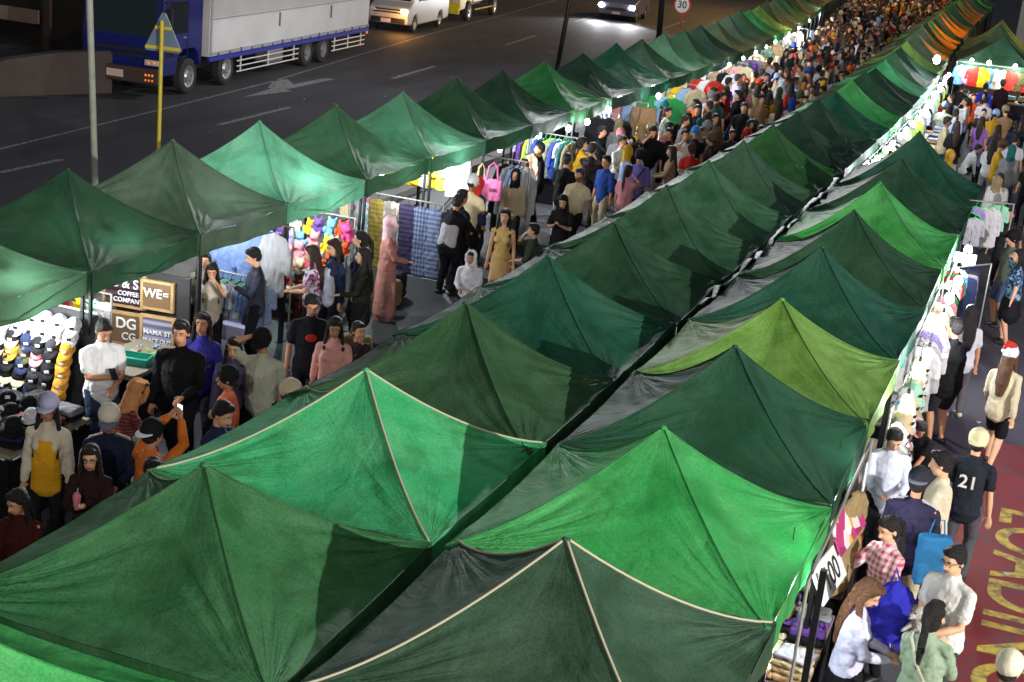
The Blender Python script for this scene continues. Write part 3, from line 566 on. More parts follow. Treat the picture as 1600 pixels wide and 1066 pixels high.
for x in (-3.4, -.5, 3.0): b = MB(); b.box((x, -1.15, 1.5), (.22, .16, 3)); b.build('post', mat('brown_post', (.05, .03, .025), .8), st)
tag(MB().box((0, 0, .07), (2.2, 40, .14)).build('far_pavement', mat('concrete2', (.10, .09, .085), .85, var=.3, vs=2, bump=.3)), kind='structure').location = (-29.9, 0, 0)
# lamps of the street lighting
lamp('flood_light_near', (18, 2.5, 9.3), 9600, (1, .97, .91), .10)
lamp('street_light', (-14.9, 18.1, 8.9), 120, (1, .93, .82), .15)
lamp('street_light', (-15.0, 41.6, 8.9), 800, (.93, .92, 1), .15)
lamp('street_light', (-25, 85, 16), 42000, (.95, .97, 1), .4, 16, (-3.8, 12, 2))
lamp('footbridge_light', (-1, -6, 10.5), 1150, (1, .96, .88), .3)
lamp('street_light', (-17, 92, 10), 2200, (1, .55, .14), .3)
# ------------------------------------------------------------------ people
SK = {0: '#a87558', 1: '#c08c6c', 2: '#d8aa88', 3: '#8a5c46'}
def skin(i): return mat('skin', hexc(SK[i]), .5, var=.06, vs=12, spec=.35)
HAIRC = {'k': '#120e0d', 'b': '#2c1a12', 'o': '#5a3a22'}
def hairm(k): return mat('hair', hexc(HAIRC[k]), .62, var=.5, vs=30, bump=.9, bs=70)
def remesh(o, vox, it=4, disp=0.0):
    m = o.modifiers.new('union', 'REMESH'); m.mode = 'VOXEL'; m.voxel_size = vox; m.use_smooth_shade = True
    m = o.modifiers.new('soft', 'SMOOTH'); m.factor = .5; m.iterations = it
    if disp:
        m = o.modifiers.new('folds', 'DISPLACE'); m.texture = TEXF; m.strength = disp; m.mid_level = .5; m.texture_coords = 'LOCAL'
TEXF = bpy.data.textures.new('cloth_folds', 'CLOUDS'); TEXF.noise_scale = .08; TEXF.noise_depth = 2

def two_bone(a, c, l1, l2, pole):
    a = Vector(a); c = Vector(c); d = c - a; L = min(d.length, (l1 + l2) * .995)
    d = d.normalized(); c = a + d * L
    x = (l1 * l1 - l2 * l2 + L * L) / (2 * L); h = math.sqrt(max(l1 * l1 - x * x, 1e-6))
    q = Vector(pole) - d * Vector(pole).dot(d); q = q.normalized()
    return a + d * x + q * h, c

ARM = {  # hand target from the shoulder: outward, forward, up
 'down': ((.07, .04, -.53), (.2, -1, 0)), 'walkf': ((.05, .22, -.46), (.3, -1, -.2)), 'walkb': ((.08, -.16, -.50), (.3, -1, 0)),
 'phone': ((-.09, .30, -.17), (.5, -.2, -1)), 'low': ((-.08, .32, -.32), (.5, -.3, -1)), 'crossa': ((-.24, .20, -.25), (.6, 0, -1)),
 'up': ((-.10, .30, .36), (1, .2, -.3)), 'reach': ((0, .48, -.22), (.4, -.3, -1)), 'face': ((-.10, .19, .13), (.8, .1, -1)),
 'bag': ((.04, .30, -.38), (.3, -.6, -.6)), 'head': ((-.06, .02, .30), (1, .6, .4)), 'side': ((.28, .2, -.38), (.5, -.5, -.5)), 'hip': ((.02, .12, -.38), (1, -.8, 0)), 'low2': ((-.14, .24, -.36), (.5, -.3, -1))}

def person(nm, x, y, h, face, top, bottom='#15161c', arms=('down', 'down'), skinc=1, hair=('short', 'k'), sleeve='short', legs='stand', kind='trousers', lean=0, nod=0, turn=0,
           build=1.0, female=False, label='', hat=None, extra=(), group=None, vox=.012, shoes='#222222', topm=None, root=None, simple=False):
    S = h / 1.70
    if root is None: root = empty('person', (x, y, 0), R(face), label, 'person', group)
    SC = Matrix.Scale(S, 4)
    f = Vector((0, -1, 0)); W = build
    hipz = {'stand': .92, 'walk': .90, 'crouch': .42, 'sit': .48}[legs]
    P = Vector((0, 0, hipz)); LR = Matrix.Rotation(R(lean), 3, 'X')     # positive lean tips towards -y
    def U(v): return P + LR @ Vector(v)                                 # torso space
    shw = (.165 if female else .19) * (1 + (W - 1) * .55); skm = skin(skinc); cb = MB()
    chest = U((0, 0, .40)); neck = U((0, .01, .535)); hd0 = U((0, -.005, .60))
    HR = Matrix.Rotation(R(turn), 3, 'Z') @ LR @ Matrix.Rotation(R(nod), 3, 'X'); HC = hd0 + HR @ Vector((0, -.02, .082))
    HS = 1.10
    def H(v): return HC + HR @ (Vector(v) * HS)
    # --- skeleton joints
    J = {}
    for s in (-1, 1):
        sh = U((s * shw, 0, .422)); tgt, pl = ARM[arms[0 if s < 0 else 1]]
        tg = sh + LR @ Vector((s * tgt[0], -tgt[1], 0)) + Vector((0, 0, tgt[2])); pv = Vector((s * pl[0], -pl[1], pl[2]))
        el, wr = two_bone(sh, tg, .285, .25, pv)
        hp = P + Vector((s * .088, 0, -.02))
        if legs == 'stand': ft = Vector((s * .11, .01 + .02 * s, .075)); kp = (s * .15, -1, 0)
        elif legs == 'walk': ft = Vector((s * .09, -.24 * s, .08 if s > 0 else .11)); kp = (0, -1, .1)
        elif legs == 'crouch': ft = Vector((s * .15, -.10 - .06 * s, .075)); kp = (s * .35, -1, .5)
        else: ft = Vector((s * .13, -.42, .075)); kp = (s * .1, -.5, 1)
        kn, an = two_bone(hp, ft, .43, .42, kp)
        J[s] = (sh, el, wr, hp, kn, an)
    # --- body (skin), one continuous surface
    b = cb
    b.tube([U((0, 0, -.02)), U((0, 0, .12)), U((0, -.01, .30)), U((0, 0, .42)), U((0, .01, .48))], [(.15 * W, .11 * W), (.125 * W, .10 * W), (.145 * W, .10 * W), (.135 * W, .08), (.06, .05)], 16, (1, 0, 0))
    b.tube([neck - Vector((0, 0, .05)), hd0 + Vector((0, 0, .03))], .050 if not female else .043, 12)
    b.ell(H((0, .012, .035)), (.080, .101, .096), 18, 12, HR); b.ell(H((0, -.022, -.035)), (.061, .072, .078), 14, 10, HR)
    b.ell(H((0, -.045, -.085)), (.028, .026, .022), 10, 6, HR)
    b.tube([H((0, -.083, .022)), H((0, -.100, -.018))], [.009, .016], 8); 
    for s in (-1, 1):
        b.ell(H((s * .076, .012, -.005)), (.012, .02, .03), 8, 6, HR); b.ell(H((s * .030, -.072, .036)), (.022, .012, .009), 8, 6, HR)
        sh, el, wr, hp, kn, an = J[s]; aw = W ** .6
        b.tube([U((s * (shw - .09), 0, .44)), sh], [.045, .048], 12); b.tube([sh, (sh + el) / 2, el, (el * .6 + wr * .4), wr], [.048 * aw, .043 * aw, .036 * aw, .038 * aw, .026], 12)
        d = (wr - el).normalized(); inn = Vector((-s, 0, 0)); inn = (inn - d * inn.dot(d)).normalized(); nrm = d.cross(inn).normalized()
        if legs and nrm.y > 0: nrm = -nrm
        palm = wr + d * .045; b.tube([wr, palm + d * .035], [(.022, .018), (.040, .017)], 10, inn)
        if not simple:
            for k in range(4):
                L = (.070, .080, .074, .058)[k]; o = palm + d * .04 + inn * (.030 - .020 * k); cu = .45 + .1 * k
                b.tube([o, o + d * L * .45 - nrm * L * .12, o + d * L * .8 - nrm * L * cu], [.0088, .0082, .0070], 7)
            o = wr + d * .025 + inn * .03; b.tube([o, o + inn * .028 + d * .022, o + inn * .034 + d * .052 - nrm * .01], [.012, .010, .008], 7)
        b.tube([hp, (hp * .6 + kn * .4), kn, (kn * .68 + an * .32), an], [.082 * W, .078 * W, .053, .056 * aw, .035], 14)
        b.tube([an + Vector((0, .03, -.035)), an + Vector((0, -.06, -.045)), an + Vector((0, -.14, -.055))], [(.038, .036), (.042, .03), (.036, .018)], 10, (1, 0, 0))
    o = b.build('body', skm, root, True, SC); remesh(o, vox * S, 3)
    # --- face
    if not simple:
        e = MB()
        for s in (-1, 1): e.ell(H((s * .029, -.076, .020)), (.013, .010, .0065), 10, 6, HR)
        ey = e.build('eyes', mat('eye_white', (.45, .42, .4), .3), root, True, SC)
        e = MB()
        for s in (-1, 1): e.ell(H((s * .029, -.084, .019)), (.0065, .004, .0062), 8, 6, HR)
        e.build('pupils', mat('pupil', (.01, .008, .008), .2), ey, True, SC)
        e = MB()
        for s in (-1, 1): e.tube([H((s * .012, -.0865, .036)), H((s * .030, -.085, .042)), H((s * .046, -.074, .037))], [.0035, .005, .003], 6)
        e.build('eyebrows', hairm(hair[1] if hair[1] in HAIRC else 'k'), root, True, SC)
        e = MB(); e.tube([H((-.024, -.079, -.055)), H((0, -.0885, -.053)), H((.024, -.079, -.055))], [.004, .0085, .004], 8); e.build('lips', mat('lips', hexc('#8a4a42'), .4), root, True, SC)
    # --- hair
    ht, hk = hair
    if ht != 'none':
        e = MB()
        e.ell(H((0, .026, .052)), (.094, .103, .095), 18, 12, HR); e.ell(H((0, -.040, .098)), (.072, .050, .038), 14, 8, HR)
        if ht == 'short':
            e.ell(H((0, .05, -.005)), (.085, .072, .078), 14, 8, HR)
            for s in (-1, 1): e.ell(H((s * .07, .012, .03)), (.02, .035, .04), 8, 6, HR)
        else:
            e.ell(H((0, .055, -.01)), (.092, .076, .12), 14, 8, HR)
            nk = U((0, .09, .50)); lo = {'long': U((0, .14, .16)), 'xlong': U((0, .15, -.04)), 'bob': U((0, .08, .44)), 'pony': None}[ht]
            if lo is not None:
                e.tube([H((0, .07, .0)), nk, (nk + lo) / 2 + Vector((0, .01, 0)), lo], [(.085, .05), (.10, .045), (.095, .038), (.05, .02)], 14, (1, 0, 0))
                for s in (-1, 1):
                    q = U((s * .115, -.02, .43)); z = U((s * .12, -.12, .20 if ht != 'bob' else .42)); e.tube([H((s * .080, .010, .05)), H((s * .088, .012, -.06)), q, z], [(.035, .016), (.038, .02), (.03, .03), (.018, .014)], 10, (0, 1, 0))
            else:
                e.ell(H((0, .12, .06)), (.03, .03, .03), 8, 6); e.tube([H((0, .12, .06)), H((0, .17, .0)), U((0, .17, .42)), U((.01, .15, .24))], [.024, .036, .036, .014], 10)
        o = e.build('hair', hairm(hk), root, True, SC); remesh(o, vox * .9 * S, 2, .012)
    # --- headwear
    if hat:
        hk_, hc = hat[0], hat[1]; hm = cloth(hexc(hc)); back = hat[2] if len(hat) > 2 else False
        q = -1 if back else 1
        if hk_ == 'cap':
            e = MB(); e.ell(H((0, .012, .070)), (.108, .121, .098), 18, 12, HR)
            e.tube([H((0, .02, .03)), H((0, .02, .07))], [(.106, .119), (.108, .121)], 18, HR @ Vector((1, 0, 0)))
            c = e.build('cap', hm, root, True, SC)
            e = MB(); vs = []; n = 13
            for zz in (0, .008):
                for k in range(n):
                    t = math.pi * (k / (n - 1)); vs.append(H((.080 * math.cos(t), -q * (.070 + .03 * math.sin(t)), .040 + zz))); vs.append(H((.084 * math.cos(t), -q * (.080 + .105 * math.sin(t)), .034 - .012 * math.sin(t) + zz)))
            fs = [(2 * k, 2 * k + 1, 2 * k + 3, 2 * k + 2) for k in range(n - 1)]; m2 = 2 * n
            fs += [(m2 + a, m2 + d_, m2 + c_, m2 + b_) for a, b_, c_, d_ in fs] + [(2 * k + 1, m2 + 2 * k + 1, m2 + 2 * k + 3, 2 * k + 3) for k in range(n - 1)]
            e.add(vs, fs); e.build('brim', cloth(hexc(hat[3])) if len(hat) > 3 else hm, c, True, SC)
        elif hk_ == 'beanie':
            e = MB(); e.ell(H((0, .018, .070)), (.106, .12, .10), 18, 12, HR); e.tube([H((0, .018, .035)), H((0, .018, .06))], [(.106, .122), (.104, .12)], 18, HR @ Vector((1, 0, 0))); e.build('beanie', hm, root, True, SC)
        elif hk_ == 'santa':
            e = MB(); e.tube([H((0, .02, .06)), H((0, .03, .14)), H((.03, .10, .19)), H((.05, .16, .12))], [(.095, .105), (.07, .08), .04, .02], 14); c = e.build('santa_hat', hm, root, True, SC)
            e = MB(); e.tube([H((0, .015, .035)), H((0, .015, .075))], [(.105, .118)] * 2, 18, HR @ Vector((1, 0, 0))); e.ell(H((.05, .17, .10)), .03); e.build('hat_trim', cloth(hexc('#cfd6e8')), c, True, SC)
        elif hk_ == 'hood':
            e = MB(); e.ell(H((0, .045, .035)), (.115, .105, .135), 18, 12, HR); e.tube([H((0, .05, -.02)), U((0, .05, .49))], [(.11, .10), (.13, .09)], 14, (1, 0, 0))
            for s in (-1, 1): e.tube([H((s * .03, -.03, .15)), H((s * .088, -.045, .07)), H((s * .088, -.045, -.04)), H((s * .03, -.05, -.115))], .026, 8)
            o = e.build('hood', hm, root, True, SC); remesh(o, vox * S, 3, .01)
        elif hk_ == 'hijab':
            e = MB(); e.ell(H((0, .035, .04)), (.10, .108, .118), 18, 12, HR); e.tube([H((0, .045, -.03)), U((0, .01, .50)), U((0, 0, .36))], [(.098, .09), (.11, .10), (.14, .12)], 16, (1, 0, 0)); e.ell(H((0, -.03, -.10)), (.05, .05, .035), 10, 8)
            for s in (-1, 1): e.tube([H((s * .02, -.035, .125)), H((s * .075, -.055, .05)), H((s * .065, -.06, -.05)), H((0, -.06, -.11))], .022, 8)
            o = e.build('headscarf', hm, root, True, SC); remesh(o, vox * S, 4, .012)
        elif hk_ == 'veil':
            e = MB(); e.ell(H((0, .03, .04)), (.12, .125, .13), 16, 10, HR); e.tube([H((0, .05, -.02)), U((0, .07, .45)), U((0, .12, .05)), U((0, .13, -.35))], [(.12, .11), (.24, .13), (.26, .13), (.30, .12)], 16, (1, 0, 0)); o = e.build('veil', hm, root, True, SC); remesh(o, vox * S, 4, .03)
    # --- top
    tm = topm or cloth(hexc(top))
    e = MB(); g = .018 if simple is False else .02
    hem = {'dress': -.02, 'gown': -.05}.get(kind, -.10)
    long = 'coat' in extra
    if long: hem = -.28
    e.tube([U((0, .005, hem)), U((0, 0, .10)), U((0, -.008, .30)), U((0, .002, .41)), U((0, .006, .465)), U((0, .008, .50))], [(.186 * W, .150 * W), (.165 * W, .134 * W), (.172 * W, .142 * W), (shw * .90, .122), (shw * .58, .095), (.070, .078)], 18, (1, 0, 0), caps=True)
    if female and kind != 'none': e.ell(U((-.07, -.085, .30)), .068); e.ell(U((.07, -.085, .30)), .068)
    if sleeve == 'strap':
        e = MB(); e.tube([U((0, 0, hem)), U((0, 0, .10)), U((0, -.008, .28)), U((0, 0, .40))], [(.18 * W, .14 * W), (.135 * W, .115 * W), (.165 * W, .13 * W), (.13 * W, .10)], 18, (1, 0, 0)); e.ell(U((-.07, -.085, .30)), .07); e.ell(U((.07, -.085, .30)), .07)
        for s in (-1, 1): e.tube([U((s * .09, -.09, .37)), U((s * .10, -.02, .495)), U((s * .09, .07, .40))], .012, 6)
    for s in (-1, 1):
        sh, el, wr = J[s][:3]; aw = W ** .6; aw = W ** .3; e.tube([U((s * .035, .012, .468)), sh], [.052, .056 * aw], 12)
        if sleeve == 'short': e.tube([sh, sh * .35 + el * .65], [.057 * aw, .066 * aw], 12)
        elif sleeve == 'long': e.tube([sh, (sh + el) / 2, el, el * .5 + wr * .5, wr - (wr - el).normalized() * .015], [.057 * aw, .058 * aw, .055, .050, .042], 12)
        elif sleeve == 'half': e.tube([sh, el, el * .85 + wr * .15], [.057 * aw, .057 * aw, .058], 12)
    o = e.build('dress' if kind in ('dress', 'gown') else ('jacket' if long or 'jacket' in extra else 'shirt'), tm, root, True, SC); remesh(o, vox * 1.1 * S, 4, .026); TOP = o
    # --- bottom
    bm_ = cloth(hexc(bottom))
    e = MB()
    hp0 = P + Vector((0, 0, .0))
    if kind in ('trousers', 'shorts', 'none'):
        e.tube([U((0, .0, .04)), P + Vector((0, .005, -.06))], [(.155 * W, .125 * W), (.170 * W, .135 * W)], 16, (1, 0, 0))
        for s in (-1, 1):
            hp, kn, an = J[s][3:]
            if kind == 'shorts': e.tube([hp, hp * .45 + kn * .55, hp * .12 + kn * .88], [.100 * W, .092 * W, .086 * W], 14)
            else: e.tube([hp, (hp * .6 + kn * .4), kn, (kn * .6 + an * .4), an + Vector((0, 0, .0))], [.100 * W, .094 * W, .074, .066, .058], 14)
        nm_ = 'shorts' if kind == 'shorts' else 'trousers'
    elif kind == 'skirt': e.tube([U((0, 0, .06)), P + Vector((0, 0, -.10)), P + Vector((0, 0, -.38))], [(.14 * W, .115 * W), (.19 * W, .16 * W), (.24 * W, .20 * W)], 18, (1, 0, 0)); nm_ = 'skirt'
    elif kind == 'dress': e.tube([U((0, 0, .04)), P + Vector((0, 0, -.10)), P + Vector((0, 0, -.42))], [(.15 * W, .12 * W), (.185 * W, .15 * W), (.20 * W, .17 * W)], 18, (1, 0, 0)); nm_ = 'skirt'; bm_ = tm
    else: e.tube([U((0, 0, .04)), P + Vector((0, 0, -.2)), P + Vector((0, 0, -.80))], [(.165 * W, .14 * W), (.20 * W, .16 * W), (.23 * W, .19 * W)], 18, (1, 0, 0)); nm_ = 'skirt'; bm_ = tm
    o = e.build(nm_, bm_, root, True, SC); remesh(o, vox * 1.2 * S, 4, .02)
    e = MB()
    for s in (-1, 1):
        an = J[s][5]; e.tube([an + Vector((0, .045, -.04)), an + Vector((0, -.05, -.045)), an + Vector((0, -.15, -.055))], [(.045, .04), (.050, .036), (.042, .022)], 10, (1, 0, 0))
    o = e.build('shoes', mat('shoe', hexc(shoes), .5), root, True, SC)
    # --- extras
    for ex in extra:
        k = ex if isinstance(ex, str) else ex[0]; cc = None if isinstance(ex, str) else ex[1]
        if k == 'strap':
            e = MB(); pts = [U((.14, -.03, .46)) + Vector((0, -.09, .02)), U((.05, -.155 * W, .34)), U((-.10, -.150 * W, .10)), U((-.17 * W, -.05, -.02)), U((-.12, .14 * W, .06)), U((.02, .155 * W, .30)), U((.13, .07, .47)), U((.14, -.03, .49)) + Vector((0, 0, .02))]
            e.tube(pts, [(.014, .006)] * len(pts), 8, (1, 0, 0), caps=False); e.build('bag_strap', cloth(hexc(cc)), root, True, SC)
        elif k == 'waistbag':
            e = MB(); e.bbox(U((-.14 * W, -.13 * W, -.04)), (.16, .08, .18), .03); e.build('shoulder_bag', cloth(hexc(cc)), root, False, SC)
        elif k == 'backpack':
            e = MB(); e.bbox(U((0, .20 * W, .24)), (.28, .15, .38), .06); bp = e.build('backpack', cloth(hexc(cc)), root, True, SC)
            e = MB()
            for s in (-1, 1): e.tube([U((s * .11, .14, .44)), U((s * .11, .0, .525)), U((s * .12, -.13, .38)), U((s * .14, -.08, .14))], [(.02, .008)] * 4, 8, (1, 0, 0))
            e.build('shoulder_strap', cloth(hexc(cc)), bp, True, SC)
        elif k == 'phone':
            w1, w2 = J[-1][2], J[1][2]; c_ = ((w1 + w2) / 2 if arms[0] == arms[1] else (J[1][2] if arms[1] in ('phone', 'up', 'low', 'bag') else J[-1][2])) + Vector((0, -.07, .06))
            up_ = arms[1] == 'up'
            e = MB(); e.bbox(c_, (.075, .011, .155), .006, rx=R(0 if up_ else -55)); ph = e.build('phone', mat('phone_case', (.02, .02, .022), .25), root, False, SC)
            e = MB(); e.box(c_ + (Vector((0, .0075, 0)) if up_ else Vector((0, .006, .005))), (.066, .002, .14), rx=R(0 if up_ else -55)); e.build('phone_screen', glow((.8, .9, 1), 1.6 if up_ else .8), ph, False, SC)
        elif k == 'glasses':
            e = MB(); gz_ = .020 if cc is None or cc == 'eyes' else .10; gy_ = -.092 if gz_ < .05 else -.070
            for s in (-1, 1):
                n = 14; pts = [H((s * .030 + .024 * math.cos(2 * math.pi * q / n), gy_, gz_ + .019 * math.sin(2 * math.pi * q / n))) for q in range(n + 1)]
                e.tube(pts, .0028, 5, caps=False); e.tube([H((s * .054, gy_, gz_ + .004)), H((s * .078, .0, gz_))], .0025, 5)
            e.build('glasses', BLACKP, root, True, SC)
        elif k == 'print':
            e = MB(); e.ell(U((0, -.152 * W, .30)), (.07, .012, .05), 12, 8); e.build('chest_print', cloth(hexc(cc)), TOP, True, SC)
        elif k == 'yoke':     # contrast shoulders and sleeves stripe
            e = MB()
            for s in (-1, 1):
                sh, el, wr = J[s][:3]; d = (el - sh).normalized(); o_ = Vector((s, .15, .35)).normalized(); o_ = (o_ - d * o_.dot(d)).normalized()
                e.tube([U((s * .07, .0, .535)), sh + Vector((0, 0, .070)), sh * .6 + el * .4 + o_ * .071, el + o_ * .060], [(.016, .006)] * 4, 8, (0, 1, 0))
            e.build('shoulder_stripe', cloth(hexc(cc)), TOP, True, SC)
        elif k == 'panel':    # lighter back panel
            e = MB(); e.tube([U((0, .085, -.06)), U((0, .075, .12)), U((0, .08, .27))], [(.165 * W, .075 * W), (.155 * W, .07 * W), (.155 * W, .07 * W)], 14, (1, 0, 0)); o = e.build('back_panel', cloth(hexc(cc)), TOP, True, SC); remesh(o, vox * S, 3, .02)
        elif k == 'open':     # shirt showing between the halves of an open jacket
            e = MB(); e.tube([U((0, -.075, -.16)), U((0, -.085, .1)), U((0, -.085, .30)), U((0, -.04, .45))], [(.165, .09 * W), (.145, .08 * W), (.13, .08 * W), (.085, .05)], 14, (1, 0, 0)); o = e.build('inner_shirt', cloth(hexc(cc)), root, True, SC); remesh(o, vox * S, 3, .015)
        elif k == 'lanyard':
            e = MB(); e.tube([H((-.05, .0, -.10)), U((-.03, -.15, .38)), U((0, -.16, .22))], .005, 5); e.tube([H((.05, .0, -.10)), U((.03, -.15, .38)), U((0, -.16, .22))], .005, 5); e.bbox(U((0, -.165, .17)), (.06, .006, .09), .003); e.build('lanyard', cloth(hexc(cc)), root, False, SC)
    root['_j'] = 0
    del root['_j']
    return root, J, S
def at_hand(root, J, S, s, off=(0, 0, 0)):
    v = J[s][2] * S + Vector(off); c, n = math.cos(root.rotation_euler.z), math.sin(root.rotation_euler.z)
    return Vector((root.location.x + v.x * c - v.y * n, root.location.y + v.x * n + v.y * c, root.location.z + v.z))

NP = {}
def add(nm, x, y, h, face, top, label, **kw):
    dist = math.hypot(x, y); kw.setdefault('vox', .0095 if dist < 17 else (.014 if dist < 26 else .020)); kw.setdefault('simple', dist > 24)
    NP[nm] = person(nm, x, y, h, face, top, label=label, **kw)
AL = 'people in the left aisle'; AR = 'people in the right aisle'
# ---- left aisle, near
add('yel', -8.36, 10.86, 1.6, 22, '#c8bfae', 'woman in mustard shirt and open pale jacket with a grey cap near the cap display', arms=('down', 'down'), sleeve='long', hair=('long', 'k'), skinc=1, hat=('cap', '#77778c'), extra=('jacket', ('open', '#d09a1c')), female=True, group=AL, bottom='#14141a')
add('crouchL', -7.44, 9.31, 1.45, 15, '#3a1212', 'woman with long black hair in dark red top at the bottom left edge', arms=('low', 'low'), sleeve='long', hair=('long', 'k'), nod=18, turn=-25, skinc=1, female=True, group=AL)
add('glass', -7.47, 10.30, 1.5, 25, '#2e1c1a', 'woman with long brown hair and glasses holding a pink cup', arms=('phone', 'low'), sleeve='long', hair=('long', 'b'), extra=(('glasses', 'eyes'),), nod=8, skinc=2, female=True, group=AL)
add('whcap', -7.72, 10.92, 1.62, 30, '#1a2138', 'man in navy jacket with white shoulder stripes and an off-white cap', arms=('down', 'low'), sleeve='long', hat=('cap', '#cfc8b8', False, '#5d6376'), extra=('jacket', ('yoke', '#c8c2b8')), nod=12, skinc=1, group=AL)
add('orange', -7.21, 10.84, 1.6, 165, '#d0702a', 'person in orange shirt with both arms raised filming with a phone', arms=('up', 'up'), sleeve='long', hat=('cap', '#15161a', True, '#d8dce0'), extra=('phone',), group=AL, skinc=1)
add('blk6', -6.71, 10.14, 1.6, 40, '#1c1c20', 'person with black hair half hidden behind the nearest dark green tent', hair=('short', 'k'), group=AL)
add('scarf7', -8.19, 11.65, 1.58, 150, '#8a4a44', 'person in tan headscarf and striped maroon top bending to the caps', arms=('low', 'reach'), sleeve='long', hat=('hijab', '#b07c50'), lean=22, group=AL, topm=pattern('stripes', ('#7a3a3a', '#a0605c'), 9))
add('vend8', -9.29, 12.98, 1.68, 55, '#d4d6da', 'man in white tee with crossed arms reading his phone beside the caps', arms=('crossa', 'low2'), nod=28, skinc=1, extra=('phone',), bottom='#28344c', group=AL, build=1.1)
add('blk9', -8.42, 13.19, 1.78, 18, '#141519', 'tall man in black jacket walking towards the camera', arms=('down', 'low'), sleeve='long', extra=('jacket',), skinc=1, build=1.15, nod=6, group=AL, legs='walk')
add('wom10', -8.54, 13.81, 1.68, 15, '#3a3494', 'woman in purple jacket with sunglasses pushed up on her hair', sleeve='long', hair=('long', 'b'), extra=('jacket', ('glasses', 'up')), female=True, skinc=1, group=AL)
add('wom11', -8.00, 13.60, 1.55, 20, '#4c4a66', 'short woman with straight black hair in slate purple top', sleeve='long', hair=('long', 'k'), female=True, skinc=2, nod=8, group=AL)
add('man12', -7.69, 13.68, 1.68, 10, '#a8ac98', 'man in pale sage tee with a hand raised to his black cap', arms=('head', 'down'), hat=('cap', '#17171b'), nod=14, skinc=1, build=1.1, group=AL)
add('coral13', -7.51, 12.68, 1.55, -60, '#e07a54', 'man in coral tee and dark cap looking left', hat=('beanie', '#1a1a1c'), skinc=0, group=AL, build=1.05)
add('navy14', -6.96, 11.59, 1.65, 85, '#23264a', 'man in navy tee with fade haircut looking down to the right', nod=22, skinc=2, group=AL, arms=('low', 'low'))
add('beige15', -6.73, 12.56, 1.6, 140, '#c0b49c', 'person in cream cap beside the pale tent edge', hat=('cap', '#cdbf9f'), sleeve='long', group=AL)
add('pink16', -7.44, 14.91, 1.6, 25, '#cf948c', 'woman in pink sweater and blue skirt hurrying past', sleeve='long', hair=('bob', 'k'), arms=('walkb', 'walkf'), legs='walk', bottom='#6878a4', kind='skirt', nod=14, female=True, skinc=0, group=AL)
add('dark17', -7.91, 15.19, 1.72, 35, '#16161c', 'man in black tee with a red chest print', extra=(('print', '#a8281c'),), arms=('down', 'low'), nod=22, skinc=1, group=AL)
add('hand54', -7.32, 15.28, 1.45, 60, '#3a2a2a', 'person with dark hair waving a hand above the tent edge', arms=('face', 'down'), hair=('short', 'k'), sleeve='long', group=AL, skinc=1)
# ---- left aisle, by the stalls
add('gray23', -9.71, 16.99, 1.6, -50, '#45485a', 'young man in slate grey sweater at the denim rack', sleeve='long', arms=('down', 'phone'), nod=20, skinc=2, bottom='#20242c', group=AL)
add('v24', -10.30, 16.64, 1.5, 25, '#b4a89c', 'vendor woman peeking out beside the denim shirts', hair=('bob', 'k'), female=True, skinc=2, group=AL)
add('v25', -10.05, 16.43, 1.45, 30, '#c8bfb0', 'vendor woman in cream tee holding her hand to her face', hair=('long', 'k'), arms=('down', 'face'), nod=15, female=True, skinc=1, group=AL)
add('floral21', -9.21, 17.69, 1.58, -70, '#a090a8', 'woman in floral blouse with long brown hair', topm=pattern('floral', ('#c8bcd0', '#8c3048', '#5a4a8c', '#d8cfd8', '#b06a80'), 26), sleeve='short', hair=('long', 'b'), nod=12, female=True, skinc=2, group=AL, arms=('low', 'low'))
add('navy20', -9.13, 18.18, 1.6, -30, '#1c2742', 'woman in open navy jacket over a white shirt', extra=('jacket', ('open', '#b8bcc8')), sleeve='long', hair=('bob', 'b'), nod=14, female=True, skinc=2, group=AL)
add('w22', -9.05, 18.81, 1.6, -75, '#2a2038', 'woman with tied black hair in profile behind the olive jacket', hair=('pony', 'k'), female=True, skinc=2, group=AL, sleeve='long')
add('olive18', -8.62, 18.05, 1.58, -60, '#23281f', 'woman in dark olive jacket with long black hair', extra=('coat', 'jacket'), sleeve='long', hair=('long', 'k'), female=True, skinc=2, group=AL, arms=('down', 'low'))
add('hijab19', -9.16, 19.99, 1.6, 120, '#b07870', 'woman in long rose gown and pink headscarf', kind='gown', hat=('hijab', '#d8b4bc'), hair=('none', 'k'), sleeve='long', arms=('low', 'down'), build=1.0, female=True, skinc=2, group=AL, shoes='#5a3a34')
add('m26', -8.97, 21.96, 1.65, 170, '#17171b', 'man seen from behind in black jacket with a pale grey back panel', extra=('jacket', ('panel', '#a8a4ac')), sleeve='long', skinc=1, lean=12, arms=('reach', 'reach'), group=AL, build=1.15)
add('m27', -8.97, 22.31, 1.68, 150, '#1a1a20', 'man with black hair leaning to the black-jacketed man', sleeve='long', skinc=1, group=AL)
add('tan28', -7.97, 21.76, 1.62, 10, '#c8a468', 'woman in sleeveless tan dress with very long black hair', kind='dress', sleeve='strap', hair=('xlong', 'k'), female=True, skinc=2, group=AL, build=.95)
add('hood29', -7.83, 20.09, 1.28, 10, '#e4e2e8', 'child in white hooded jacket', hat=('hood', '#eceaf0'), hair=('short', 'k'), sleeve='long', extra=('jacket',), skinc=1, group=AL, arms=('low', 'low'), build=1.15)
add('ol30', -7.48, 21.84, 1.45, -70, '#3c4436', 'person in olive green top eating with one hand up', sleeve='half', arms=('face', 'low'), skinc=2, group=AL, hair=('short', 'k'))
add('blk31', -7.74, 23.99, 1.55, 5, '#1d1a20', 'woman in black tee texting with both hands', arms=('phone', 'phone'), extra=('phone',), hair=('long', 'k'), nod=22, female=True, skinc=2, group=AL, vox=.014, simple=False)
